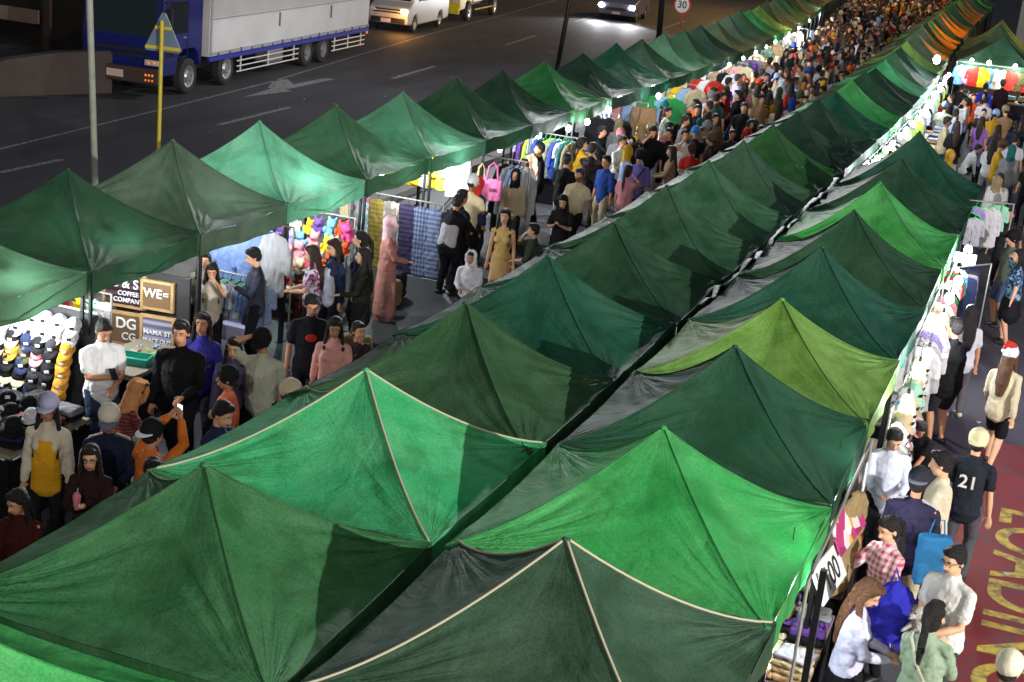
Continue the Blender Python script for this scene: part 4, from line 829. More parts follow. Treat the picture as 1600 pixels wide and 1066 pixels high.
add('a32', -9.57, 27.78, 1.68, -60, '#15171c', 'man in black top facing the green-hangered clothes', sleeve='long', skinc=1, group=AL)
add('a33', -8.73, 26.97, 1.7, 175, '#101216', 'man seen from behind in black tee holding a camera', arms=('low', 'phone'), bottom='#b0b4bc', skinc=0, group=AL, build=1.1)
add('a34', -8.75, 28.61, 1.7, 175, '#3a3036', 'person in dark mottled shirt reaching into a stall', arms=('reach', 'reach'), topm=pattern('floral', ('#30262c', '#4a3c42', '#231c22'), 18), bottom='#3c3826', sleeve='long', group=AL)
add('blue35', -8.23, 28.01, 1.6, -30, '#23448c', 'man in royal blue tee and khaki trousers', sleeve='half', bottom='#a89a80', skinc=1, group=AL, build=1.05, shoes='#c8c8c8')
add('purp36', -7.82, 28.89, 1.65, 20, '#6d62a8', 'person in purple button shirt and black cap with a crossbody bag', hat=('cap', '#161420'), sleeve='half', extra=(('strap', '#1a1a1a'), ('waistbag', '#101010')), kind='shorts', bottom='#2a2430', nod=10, group=AL, build=1.05)
add('wh37', -8.66, 30.41, 1.65, 60, '#c4ccc4', 'man in white tee walking behind the purple shirt', skinc=1, arms=('low', 'low'), legs='walk', bottom='#30343c', group=AL)
add('bk38', -8.42, 32.02, 1.72, 10, '#0f1014', 'man in black shirt and grey trousers looking at his chest', sleeve='half', bottom='#8a949c', nod=25, group=AL, arms=('face', 'down'))
add('bk39', -8.09, 32.16, 1.68, -10, '#17151a', 'man in black tank top with dark shorts', kind='shorts', bottom='#16161c', sleeve='short', group=AL)
add('wh40', -7.74, 32.20, 1.7, 30, '#c8c4bc', 'person in white tee with a hand at the mouth', arms=('face', 'low'), bottom='#1c1c22', group=AL)
add('pl41', -9.08, 35.60, 1.65, 80, '#b4c8bc', 'woman in pale mint shirt with tied hair before the hung jeans', hair=('pony', 'k'), female=True, bottom='#9c9c94', group=AL)
add('br42', -7.26, 32.79, 1.6, -60, '#33241d', 'person in brown shirt and brown cap', hat=('cap', '#5c5040'), group=AL)
add('x43', -8.54, 36.48, 1.7, 20, '#181c28', 'man in dark navy shirt in the middle of the aisle', group=AL); add('x44', -8.53, 35.59, 1.6, -20, '#1c1a22', 'person in charcoal top behind the white-shirted person', group=AL, hair=('bob', 'k'))
add('x45', -8.62, 38.85, 1.75, 175, '#2c3d36', 'tall man in dark green polo seen from behind', build=1.2, group=AL); add('x46', -9.29, 44.39, 1.7, 120, '#a89cc4', 'man in lilac long-sleeved shirt and dark trousers', sleeve='long', arms=('low', 'low'), group=AL, build=1.1)
add('y47', -7.73, 41.58, 1.65, 165, '#c8a01c', 'person in yellow tee with a black backpack', extra=(('backpack', '#121212'),), group=AL, hair=('bob', 'b'))
add('veil48', -7.87, 44.03, 1.68, 175, '#a8b0b8', 'person under a long pale grey veil', hat=('veil', '#a8b2ba'), sleeve='long', kind='gown', group=AL, hair=('none', 'k'))
add('hat49', -7.14, 36.95, 1.5, 20, '#b0a090', 'woman in beige top behind a round black bag', hair=('bob', 'b'), sleeve='long', group=AL, nod=20)
add('x50', -7.89, 35.74, 1.65, 40, '#6a5844', 'person in tan brown jacket', sleeve='long', group=AL); add('x51', -7.78, 33.4, 1.6, -10, '#14181c', 'person in black tee and bright blue cap', hat=('cap', '#3c78b8'), group=AL)
add('x52', -9.46, 31.47, 1.6, 90, '#1a1c20', 'person in black shirt leaning into the dark stall', group=AL, arms=('reach', 'low'), sleeve='long'); add('m55', -7.18, 34.59, 1.5, 30, '#3c3230', 'short person in dark brown top', group=AL)
# ---- right aisle
add('R1', -.77, 11.28, 1.6, 100, '#b9bcd8', 'woman in pale lilac blouse with long brown hair looking at her phone', sleeve='long', hair=('long', 'o'), arms=('low', 'low'), nod=34, turn=-12, extra=('phone',), kind='skirt', bottom='#101216', female=True, skinc=2, group=AR)
add('R2', -.70, 12.73, 1.58, -40, '#c88a94', 'woman in pink and white plaid shirt with a large blue bag', topm=pattern('plaid', ('#d8c4c8', '#b04a5c'), 5.5), sleeve='half', hair=('pony', 'k'), arms=('reach', 'low'), nod=18, female=True, skinc=2, group=AR)
add('R3', -.60, 13.74, 1.68, 175, '#2a2740', 'man in navy track jacket with white stripes and a grey cap', sleeve='long', hat=('cap', '#2a2c36', True, '#6a7080'), extra=('jacket', ('yoke', '#b8b8c4')), arms=('low', 'low'), bottom='#b4a890', build=1.15, group=AR, nod=8)
add('R4', -1.0, 15.18, 1.6, 20, '#c4cadc', 'young man in white shirt with side stripes beside the hats', sleeve='long', extra=(('yoke', '#7a7c8c'),), nod=30, skinc=2, arms=('low', 'low'), hair=('short', 'k'), group=AR)
add('R5', -1.0, 14.15, 1.62, -60, '#17181b', 'person in black jacket bending over the stall', sleeve='long', lean=55, hair=('short', 'k'), arms=('low', 'low'), extra=('jacket',), build=1.2, group=AR, nod=25)
add('R6', -.73, 17.07, 1.25, -30, '#15171b', 'man in black tee crouching by the hat stand', legs='stand', lean=30, nod=10, turn=55, arms=('low', 'low'), skinc=1, group=AR)
add('R7', -.41, 14.39, 1.7, -90, '#c9bfa8', 'young man in cream hoodie with curly black hair', sleeve='long', hair=('short', 'k'), nod=12, skinc=2, arms=('down', 'low'), group=AR, bottom='#2c2c34')
add('R8', -.16, 15.39, 1.65, 175, '#20242e', 'person in dark jersey with blue sleeves and number 21 wearing a cream cap', hat=('cap', '#d8cfa8', True), arms=('down', 'down'), sleeve='short', bottom='#4a4c54', group=AR, skinc=2)
add('R9', -.76, 19.69, 1.72, -140, '#121417', 'large man in black tee and black shorts seen from behind', kind='shorts', bottom='#26242c', build=1.3, arms=('reach', 'reach'), group=AR, skinc=1)
add('R10', -.03, 19.19, 1.62, 165, '#cdc2a6', 'woman in white jacket and black shorts with a santa hat', sleeve='long', kind='shorts', bottom='#14141a', hair=('long', 'o'), hat=('santa', '#b8342c'), female=True, group=AR, skinc=2, legs='walk', arms=('walkb', 'walkf'), extra=('jacket',))
add('R11', -.10, 12.16, 1.68, -35, '#d4d4d2', 'man in white tee with glasses carrying a small white dog', extra=(('glasses', 'eyes'),), arms=('low2', 'low'), build=1.15, nod=14, skinc=2, group=AR, bottom='#3a3c44')
add('R12', -.18, 11.19, 1.55, 165, '#8fa48c', 'woman in sage green hoodie with a long black ponytail', sleeve='long', hair=('pony', 'k'), arms=('phone', 'low'), extra=(('strap', '#c8c0b0'),), female=True, group=AR, build=1.1, skinc=2)
add('R13', .42, 10.52, 1.6, 170, '#c8c0a8', 'person in white cap at the bottom right corner', hat=('cap', '#d8d4bc'), group=AR, sleeve='long')
add('R14', -.65, 21.03, 1.6, -160, '#c0c4cc', 'woman in white tee and long grey trousers beside the large man', hair=('long', 'k'), bottom='#5a5860', female=True, group=AR, shoes='#c8c0a8')
add('R15', -1.2, 23.6, 1.66, -50, '#1c2436', 'stallholder in navy shirt under the hanging bulbs', nod=20, group=AR, sleeve='half', skinc=1, arms=('low', 'low'), vox=.014)
add('R16', -.38, 26.66, 1.68, -60, '#586052', 'man in sage tee and denim shorts with a black cap', hat=('cap', '#141418'), kind='shorts', bottom='#4a5a78', group=AR, skinc=1, vox=.014)
add('R17', -.20, 25.6, 1.6, -80, '#3c5a74', 'woman in blue floral top raising her arm to her hair', topm=pattern('floral', ('#23384c', '#7ca0b8', '#385870'), 30), arms=('head', 'down'), group=AR, female=True, kind='skirt', bottom='#16181c', skinc=2, hair=('long', 'k'), vox=.014)
add('R18', -1.01, 33.66, 1.6, 10, '#8a8480', 'person in grey sweater holding up a lit phone', sleeve='long', nod=30, arms=('phone', 'low'), group=AR, hair=('bob', 'b'))
add('R19', -2.06, 43.24, 1.6, 170, '#8a62b0', 'woman in purple tee and jeans with long dark hair', hair=('long', 'b'), bottom='#5a5e80', group=AR, female=True); add('R20', -1.54, 41.73, 1.62, 165, '#3a2450', 'woman in long dark purple dress', kind='gown', hair=('long', 'b'), group=AR, female=True)
add('R21', -1.0, 39.76, 1.7, 165, '#c4c4d0', 'man in white tee with a black strap across his back', extra=(('strap', '#101010'),), group=AR, bottom='#3a2c48', build=1.1); add('R22', -2.31, 48.38, 1.65, 170, '#b4b0bc', 'man in white tee among the far shoppers', group=AR, legs='walk')
add('R23', -2.58, 52.38, 1.65, 175, '#2030b4', 'person in vivid blue shirt before the coloured clothes', group=AR, sleeve='long'); add('R24', -3.22, 44.85, 1.68, 160, '#8a9084', 'large man in grey tee and blue cap by the bright stall', hat=('cap', '#5a6a88'), build=1.25, group=AR)
add('R25', -3.27, 51.41, 1.62, 150, '#1a1a20', 'person in black reaching to the bright clothes', group=AR, arms=('reach', 'reach')); add('R26', -3.3, 47.98, 1.6, -90, '#18181c', 'person in charcoal shirt at the lit edge of the stall', group=AR); add('R27', -2.12, 53.99, 1.68, -160, '#2c1426', 'person in dark plum shirt with a grey beanie', hat=('beanie', '#5a564c'), group=AR, sleeve='long')
add('R28', -2.19, 41.57, 1.5, 120, '#c8ccd0', 'person in white top sitting low beside the stall', legs='sit', lean=25, group=AR, sleeve='long')

# jersey number
r8 = NP['R8'][0]; jt = [c for c in r8.children if c.name.startswith('shirt')][0]
text('jersey_number', '21', .20, mat('white_print', (.75, .75, .75), .6), (0, .158, 1.16), (R(92), 0, R(180)), jt, .004)
# carried things
def cup():
    h = at_hand(*NP['glass'], -1, (0, 0, 0)); t = empty('drink_cup', h, 0, 'pink cup in the hand of the woman with glasses', 'cup')
    b = MB(); b.tube([(0, 0, 0), (0, 0, .11)], [.028, .038], 16); b.build('cup', mat('pink_plastic', hexc('#d87a90'), .4), t, True); b = MB(); b.tube([(0, 0, .10), (.01, 0, .19)], .004, 6); b.build('straw', mat('straw', (.7, .7, .7), .4), t)
cup()
def bag():
    t = empty('tote_bag', (-.55, 12.2, .70), R(10), 'large ultramarine blue bag held by the woman in plaid', 'bag')
    b = MB(); b.tube([(0, 0, 0), (0, 0, .12), (0, 0, .32), (0, 0, .46), (0, 0, .52)], [(.20, .13), (.25, .16), (.24, .15), (.14, .08), (.04, .03)], 18); o = b.build('bag_body', cloth(hexc('#28289a')), t, True); remesh(o, .015, 3, .05)
    b = MB(); b.tube([(-.05, 0, .5), (-.02, 0, .66), (.04, 0, .5)], .012, 8); b.build('handle', cloth(hexc('#28289a')), t, True)
bag()
def dog():
    t = empty('dog', at_hand(*NP['R11'], -1, (.02, -.02, .04)), R(-40), 'small shaggy white dog with grey ears carried in the arms of the man in white', 'dog')
    b = MB(); b.tube([(0, .08, -.08), (0, 0, -.03), (0, -.03, .05)], [(.07, .08), (.075, .08), (.055, .055)], 14); b.ell((0, -.05, .11), (.062, .066, .058)); b.tube([(0, -.09, .10), (0, -.135, .09)], [.032, .022], 10)
    for s in (-1, 1): b.tube([(s * .04, -.06, -.02), (s * .045, -.12, -.05), (s * .045, -.15, -.06)], [.028, .02, .022], 8); b.tube([(s * .05, .1, -.1), (s * .06, .04, -.17)], [.035, .022], 8)
    b.tube([(0, .13, -.06), (0, .18, -.01), (0, .17, .05)], [.022, .018, .012], 8)
    o = b.build('body', mat('white_fur', (.55, .53, .5), .9, var=.3, vs=30, bump=1, bs=90), t, True); remesh(o, .008, 2, .018)
    b = MB()
    for s in (-1, 1): b.tube([(s * .045, -.04, .15), (s * .072, -.045, .12), (s * .075, -.05, .07)], [(.02, .01), (.026, .012), (.014, .008)], 8)
    o = b.build('ears', mat('grey_fur', (.22, .2, .19), .9, bump=1, bs=90), t, True)
    b = MB(); b.ell((0, -.158, .096), (.012, .010, .009)); b.build('nose', mat('pupil', (.01, .008, .008), .2), t, True)
    for s in (-1, 1): b = MB(); b.ell((s * .024, -.108, .128), .008); b.build('eye', mat('pupil', (.01, .008, .008), .2), t, True)
dog()
def carried(nm, cat, label, loc, rz, d, c):
    t = empty(nm, loc, rz, label, cat); b = MB(); b.bbox((0, 0, d[2] / 2), d, .02); o = b.build('bag_body', cloth(hexc(c)), t, True); remesh(o, .02, 3, .03)
    b = MB(); b.tube([(-d[0] * .25, 0, d[2]), (-d[0] * .15, 0, d[2] + .16), (d[0] * .15, 0, d[2] + .16), (d[0] * .25, 0, d[2])], .008, 6); b.build('handle', cloth(hexc(c)), t, True)
carried('shopping_bag', 'bag', 'crumpled brown paper bag beside the pink sweater', (-7.55, 15.75, .75), R(20), (.36, .16, .40), '#8a7850')
carried('shopping_bag', 'bag', 'blue bag behind the man in white tee', (-.33, 13.4, .75), R(20), (.3, .14, .5), '#2a6c9c')
b = MB(); disc(b, .26, -.03, .03, 1.25); o = b.build('round_bag', cloth(hexc('#101312')), None); o.location = (-7.15, 36.6, 0); tag(o, 'round black drum-shaped bag held by the woman in beige', 'bag')
b = MB(); b.ell((0, 0, 0), .035); o = b.build('lit_phone', glow((.95, .98, 1), 40), None, True); o.location = at_hand(*NP['R18'], -1, (0, -.08, .08)); tag(o, 'glaring phone light held by the person in grey sweater', 'phone')
del o

# ---- dense crowd further down the aisles: joined low-detail figures, shared meshes
def joined(nm, **kw):
    rt_, J, S = person(nm, 0, 0, 1.66, 0, '#888888', vox=.03, simple=True, label='x', **kw)
    bpy.context.view_layer.update(); dg = bpy.context.evaluated_depsgraph_get()
    V, F, MI = [], [], []; order = {'body': 0, 'hair': 3, 'shirt': 1, 'jacket': 1, 'dress': 1, 'trousers': 2, 'shorts': 2, 'skirt': 2, 'shoes': 4, 'cap': 5, 'headscarf': 5}
    def walk(o):
        for c in list(o.children):
            walk(c)
            if c.type == 'MESH':
                k = order.get(c.name.split('.')[0], 5); e = c.evaluated_get(dg); me = e.to_mesh(); n = len(V)
                V.extend([tuple(v.co) for v in me.vertices]); F.extend([tuple(i + n for i in p.vertices) for p in me.polygons]); MI.extend([k] * len(me.polygons)); e.to_mesh_clear()
            bpy.data.objects.remove(c)
    walk(rt_); bpy.data.objects.remove(rt_)
    me = bpy.data.meshes.new('person'); me.from_pydata(V, [], F); me.update(); me.polygons.foreach_set('material_index', MI); me.polygons.foreach_set('use_smooth', [True] * len(F))
    for k in range(6): me.materials.append(skin(1))
    return me
VAR = [(joined('c', hair=('short', 'k')), 'short hair', False), (joined('c', hair=('long', 'k'), sleeve='long', female=True, arms=('low', 'low')), 'long hair', False), (joined('c', hair=('short', 'k'), legs='walk', arms=('walkf', 'walkb'), build=1.12), 'short hair mid-stride', False),
       (joined('c', hat=('cap', '#303030'), arms=('phone', 'down'), nod=20), 'a cap', True), (joined('c', hat=('hijab', '#888888'), hair=('none', 'k'), sleeve='long', female=True), 'a headscarf', True), (joined('c', hair=('bob', 'k'), legs='walk', nod=15, sleeve='half', arms=('bag', 'down')), 'bobbed hair', False),
       (joined('c', hair=('pony', 'k'), female=True, arms=('face', 'down')), 'a ponytail', False)]
CC = [('white', '#c8c8cc'), ('cream', '#c0b090'), ('black', '#131417'), ('charcoal', '#2a2a2e'), ('navy', '#1c2440'), ('grey', '#76767a'), ('brown', '#4a3526'), ('maroon', '#5a1c1c'), ('orange', '#d2501c'), ('red', '#a82a20'), ('blue', '#28479a'), ('pale blue', '#8aa0c8'), ('tan', '#94785a'), ('olive', '#4a4a2c'), ('purple', '#5a3a80'), ('mustard', '#b08820'), ('pink', '#c08088'), ('teal', '#1c5a5a'), ('khaki', '#8c8060'), ('beige', '#a8987c')]
WT = [7, 5, 9, 7, 5, 5, 4, 2, 2, 2, 2, 3, 4, 2, 2, 2, 2, 1, 3, 4]
rng = random.Random(5)
slots = ('', 'shoe', '')
def crowd(pts, where, grp):
    used = {}
    for (x, y) in pts:
        k = rng.randrange(len(VAR)); me, hs, hh = VAR[k]; cn, ch = rng.choices(CC, WT)[0]; bn, bh = rng.choice([('dark', '#16171c'), ('jeans', '#2c3a54'), ('pale', '#8c8c88'), ('black', '#0e0e10')])
        o = bpy.data.objects.new('person', me); col.objects.link(o)
        for s_, mm in enumerate([skin(rng.choice([0, 1, 1, 2, 3])), cloth(hexc(ch)), cloth(hexc(bh)), hairm(rng.choice('kkkb')), mat('shoe', hexc('#222222'), .5), cloth(hexc(rng.choice(CC)[1]))]):
            o.material_slots[s_].link = 'OBJECT'; o.material_slots[s_].material = mm
        o.location = (x, y, 0); o.rotation_euler = (0, 0, R(rng.choice([10, 30, -20, 170, 190, 150, 90, -80]) + rng.uniform(-20, 20))); sc = rng.uniform(.93, 1.06); o.scale = (sc, sc, sc)
        key = '%s top with %s' % (cn, hs)
        dz = 'nearer' if y < 50 else ('middle' if y < 72 else 'distant')
        tag(o, 'person in %s, %s part of %s' % (key, dz, where), 'person', grp)
pts = []; far = []
y = 33.5
while y < 112:
    x0, x1 = -9.45 + drift1(y), -6.25 + drift(y); n = 2 if y < 40 else int((x1 - x0) / .78)
    for k in range(n):
        x = x0 + (k + rng.uniform(.1, .9)) * (x1 - x0) / n
        yy = y + rng.uniform(-.3, .3)
        if all((x - p_.location.x) ** 2 + (yy - p_.location.y) ** 2 > .28 for p_ in [q[0] for q in NP.values()]): (pts if len(pts) < 158 else far).append((x, yy))
    y += .72
crowd(pts, 'the left crowd', 'shoppers crowding the left aisle')
for k_, (x, y) in enumerate([(-9.25, 23.4), (-9.4, 24.1), (-9.1, 25.2), (-9.35, 26.3), (-8.2, 26.2), (-9.2, 29.3), (-7.6, 27.4), (-8.9, 31.1), (-7.5, 30.3), (-9.4, 32.6), (-8.3, 29.7), (-7.3, 31.2)]): crowd([(x, y)], 'the tote stall crowd' if y > 20 else 'the toy stall crowd', 'shoppers by the nearer stalls of the left aisle')
# the packed crowd beyond the counted ones: one mass
V, F, MI = [], [], []; cmats = [skin(1), skin(0)] + [hairm('k'), hairm('b')] + [cloth(hexc(c)) for _, c in CC]
me0 = [(np.array([v.co[:] for v in me.vertices]), [tuple(p.vertices) for p in me.polygons], [p.material_index for p in me.polygons]) for me, _, _ in VAR]
for (x, y) in far:
    P_, F_, M_ = rng.choice(me0); a = R(rng.uniform(0, 360)); c, s_ = math.cos(a), math.sin(a); sc = rng.uniform(.92, 1.06); n = len(V); tc_ = 4 + rng.choices(range(len(CC)), WT)[0]; bc = 4 + rng.choice([2, 3, 4]); sk_ = rng.randrange(2)
    V.extend([((p[0] * c - p[1] * s_) * sc + x, (p[0] * s_ + p[1] * c) * sc + y, p[2] * sc) for p in P_]); F.extend([tuple(i_ + n for i_ in f) for f in F_]); mp_ = {0: sk_, 1: tc_, 2: bc, 3: 2 + rng.randrange(2), 4: 6, 5: tc_}; MI.extend([mp_[m_] for m_ in M_])
me = bpy.data.meshes.new('far_crowd'); me.from_pydata(V, [], F); [me.materials.append(m_) for m_ in cmats]; me.polygons.foreach_set('material_index', MI); me.polygons.foreach_set('use_smooth', [True] * len(F))
o = bpy.data.objects.new('far_crowd', me); col.objects.link(o); tag(o, 'packed mass of shoppers at the far end of the left aisle', 'crowd', kind='stuff')
pts = [(rng.uniform(-2.9, .9) + drift(y_) * .6, y_) for y_ in np.arange(28.5, 54.5, .5)]
pts = [(x, y_) for x, y_ in pts if all((x - q[0].location.x) ** 2 + (y_ - q[0].location.y) ** 2 > .35 for q in NP.values())][:40]
crowd(pts, 'the right aisle', 'shoppers in the right aisle further back')
# ------------------------------------------------------------------ goods on the stalls
def bake(build_fn, vox, it=3, disp=.02):
    """evaluate a remeshed prototype once so that copies share its mesh"""
    o = build_fn(); remesh(o, vox, it, disp); bpy.context.view_layer.update()
    me = bpy.data.meshes.new_from_object(o.evaluated_get(bpy.context.evaluated_depsgraph_get())); bpy.data.objects.remove(o)
    me.polygons.foreach_set('use_smooth', [True] * len(me.polygons)); me.materials.clear(); me.materials.append(skin(1)); return me
def inst(name, me, loc, rot, m, parent=None, sc=1.0):
    o = bpy.data.objects.new(name, me); col.objects.link(o); o.location = loc; o.rotation_euler = rot; o.scale = (sc, sc, sc) if not isinstance(sc, tuple) else sc
    if parent: o.parent = parent
    if m is not None: o.material_slots[0].link = 'OBJECT'; o.material_slots[0].material = m
    return o
NUL = skin(1)
def f_shirt():
    b = MB(); b.tube([(0, 0, -.60), (0, 0, -.35), (0, 0, -.12), (0, 0, -.04), (0, 0, -.01)], [(.235, .035), (.215, .03), (.215, .032), (.19, .03), (.08, .022)], 14, (1, 0, 0))
    for s in (-1, 1): b.tube([(s * .17, 0, -.07), (s * .25, 0, -.18), (s * .28, .005, -.38)], [(.06, .028), (.062, .028), (.055, .022)], 10)
    return b.build('shirt', NUL)
def f_coat():
    b = MB(); b.tube([(0, 0, -.88), (0, 0, -.5), (0, 0, -.14), (0, 0, -.04), (0, 0, -.01)], [(.26, .05), (.235, .045), (.225, .045), (.19, .04), (.08, .03)], 14, (1, 0, 0))
    for s in (-1, 1): b.tube([(s * .17, 0, -.08), (s * .26, 0, -.25), (s * .28, .01, -.62)], [(.065, .038), (.065, .036), (.055, .032)], 10)
    return b.build('coat', NUL)
def f_jeans():
    b = MB(); b.tube([(0, 0, -.02), (0, 0, -.22)], [(.19, .03), (.215, .04)], 14, (1, 0, 0))
    for s in (-1, 1): b.tube([(s * .10, 0, -.18), (s * .12, 0, -.55), (s * .135, 0, -.95)], [(.11, .035), (.10, .03), (.095, .025)], 12, (1, 0, 0))
    return b.build('jeans', NUL)
def f_scarf():
    b = MB(); b.tube([(0, 0, 0), (0, -.01, -.4), (.01, 0, -.95)], [(.17, .02), (.16, .022), (.175, .018)], 14, (1, 0, 0)); return b.build('scarf', NUL)
def f_fold():
    b = MB(); b.bbox((0, 0, .035), (.30, .24, .07), .03); b.bbox((0, .01, .06), (.27, .2, .04), .02); return b.build('fold', NUL)
def f_plush():
    b = MB(); b.ell((0, 0, .09), (.085, .075, .10)); b.ell((0, -.01, .235), (.085, .078, .08))
    for s in (-1, 1): b.ell((s * .06, 0, .315), (.028, .018, .04)); b.ell((s * .095, -.03, .13), (.03, .03, .055)); b.ell((s * .05, -.07, .03), (.035, .05, .035))
    b.ell((0, -.08, .225), (.035, .025, .028)); return b.build('plush', NUL)
def f_capcrown():
    b = MB(); b.ell((0, 0, .0), (.088, .1, .095), 16, 10); return b.build('crown', NUL)
SHIRT, COAT, JEANS, SCARF, FOLD, PLUSH = bake(f_shirt, .014, 3, .03), bake(f_coat, .016, 3, .035), bake(f_jeans, .016, 3, .025), bake(f_scarf, .016, 2, .035), bake(f_fold, .016, 2, .03), bake(f_plush, .014, 3, .0)
def capmesh():
    b = MB(); n = 16
    # crown: half dome
    vs = []; fs = []
    for i in range(6):
        p = math.pi / 2 * i / 5.5
        for k in range(n): t = 2 * math.pi * k / n; vs.append((.088 * math.cos(p) * math.cos(t), .098 * math.cos(p) * math.sin(t), .105 * math.sin(p)))
    for i in range(5):
        for k in range(n): fs.append((i * n + k, i * n + (k + 1) % n, (i + 1) * n + (k + 1) % n, (i + 1) * n + k))
    fs.append(tuple(5 * n + k for k in range(n))); b.add(vs, fs); b.mi = 1
    vs = []; m_ = 11
    for zz in (0, .006):
        for k in range(m_):
            t = math.pi * k / (m_ - 1); vs.append((.080 * math.cos(t), -.05 - .045 * math.sin(t), .012 + zz)); vs.append((.082 * math.cos(t), -.06 - .115 * math.sin(t), -.002 - .012 * math.sin(t) + .022 * abs(math.cos(t)) * 0 + zz))
    fs = [(2 * k, 2 * k + 1, 2 * k + 3, 2 * k + 2) for k in range(m_ - 1)]; q = 2 * m_
    b.add(vs, fs + [tuple(i + q for i in reversed(f)) for f in fs] + [(2 * k + 1, q + 2 * k + 1, q + 2 * k + 3, 2 * k + 3) for k in range(m_ - 1)])
    b.mi = 2; b.bbox((0, -.096, .055), (.05, .008, .035), .003, rx=R(-18))
    o = b.build('cap', [NUL, NUL, NUL], None, True); me = o.data; bpy.data.objects.remove(o); return me
CAP = capmesh()
CHEX = dict((a, c) for a, c in CC); CHEX.update({'lime': '#9ac83c', 'yellow': '#d8b020', 'lilac': '#9c90c8', 'mint': '#9cd0b4', 'sky blue': '#6aa8d8', 'denim blue': '#6a86b8', 'hot pink': '#d84890', 'ochre': '#b07a28', 'silver': '#a8aab0', 'green': '#2c8448'})
def hang(me, loc, rz, cname, label, group, cat, kind='garment', green=False, sc=1.0, m=None):
    root = empty(kind, loc, rz, label, cat, group); inst('cloth', me, (0, 0, 0), (0, 0, 0), m or cloth(hexc(CHEX[cname])), root, sc)
    o = inst('hanger', HANG, (0, 0, 0), (0, 0, 0), mat('hanger_green', hexc('#38d868'), .4) if green else DARKMETAL, root)
    return root
def hmesh():
    b = MB(); b.tube([(-.17, 0, -.05), (0, 0, .01), (.17, 0, -.05)], .010, 6); b.tube([(0, 0, .01), (0, 0, .05), (.025, 0, .08), (0, 0, .105)], .005, 5); o = b.build('hanger', [NUL], None, True); me = o.data; bpy.data.objects.remove(o); return me
HANG = hmesh()
def rail(x0, x1, y0, y1, z, label, nm='clothes_rail'):
    r_ = empty(nm, (x0, y0, 0), 0, label, 'rail', 'rails of the stalls'); dx, dy = x1 - x0, y1 - y0
    b = MB(); b.tube([(0, 0, z), (dx, dy, z)], .014, 8); b.build('bar', GREYMETAL, r_, True)
    for k in (0, 1):
        b = MB(); b.tube([(dx * k, dy * k, 0), (dx * k, dy * k, z)], .014, 8); b.build('upright', GREYMETAL, r_, True)
def table(cx, cy, w, d, z, c, label):
    t = empty('stall_table', (cx, cy, 0), 0, label, 'table', 'tables of the stalls')
    b = MB(); b.bbox((0, 0, z - .02), (w, d, .04), .01); b.build('tabletop', mat('board', hexc('#8a8070'), .7), t)
    b = MB(); b.box((w / 2 - .01, 0, z / 2 - .03), (.015, d - .02, z - .08)); b.box((0, -d / 2 + .01, z / 2 - .03), (w - .06, .015, z - .08)); b.build('table_skirt', cloth(hexc(c)), t)
    for sx in (-1, 1):
        for sy in (-1, 1): b = MB(); b.box((sx * (w / 2 - .05), sy * (d / 2 - .05), z / 2 - .02), (.04, .04, z - .04)); b.build('leg', DARKMETAL, t)
r4 = random.Random(11)
def fold_pile(x, y, z, nx, ny, where, nmax=3, pal=None, step=(.33, .28)):
    for i in range(nx):
        for j in range(ny):
            hgt = z
            for k in range(r4.randint(1, nmax)):
                c = r4.choice(pal or ['white', 'cream', 'black', 'navy', 'grey', 'pink', 'sky blue', 'mustard', 'red', 'lilac', 'mint', 'khaki', 'beige'])
                o = inst('folded_shirt', FOLD, (x + (i - (nx - 1) / 2) * step[0] + r4.uniform(-.02, .02), y + (j - (ny - 1) / 2) * step[1] + r4.uniform(-.02, .02), hgt), (0, 0, R(r4.uniform(-14, 14))), cloth(hexc(CHEX[c])), None, (1, 1, r4.uniform(.7, 1.0)))
                tag(o, 'folded %s garment in the piles %s' % (c, where), 'folded garment', 'folded clothes %s' % where); hgt += .062
def hats(x, y, z, nx, ny, where, pal, step=(.2, .2)):
    for i in range(nx):
        for j in range(ny):
            c = r4.choice(pal); m0 = cloth(hexc(CHEX[c])); o = bpy.data.objects.new('cap', CAP); col.objects.link(o)
            for s_, mm in enumerate((m0, m0, cloth(hexc(CHEX[r4.choice(['white', 'black'])])))): o.material_slots[s_].link = 'OBJECT'; o.material_slots[s_].material = mm
            o.location = (x + i * step[0], y + j * step[1], z); o.rotation_euler = (0, 0, R(r4.uniform(-20, 40))); tag(o, '%s cap laid out %s' % (c, where), 'cap', 'caps %s' % where)

_blb = MB().ell((0, 0, -.055), (.042, .042, .055), 12, 8)
def bulb(x, y, z, label, power=0, s=6.0, r=1.0):
    root = empty('light_bulb', (x, y, z), 0, label, 'light bulb', 'bare bulbs over the stalls')
    b = MB(); b.ell((0, 0, -.055 * r), (.042 * r, .042 * r, .055 * r), 12, 8); b.build('glass_bulb', glow((.90, .96, 1), s * 4), root, True)
    b = MB(); b.tube([(0, 0, 0), (0, 0, .05)], .018, 8); b.tube([(0, 0, .05), (0, 0, .22)], .004, 4); b.build('socket', BLACKP, root, True)
    if power: lamp('bulb_light', (x, y, z - .17), power, (.93, .97, 1), .05)

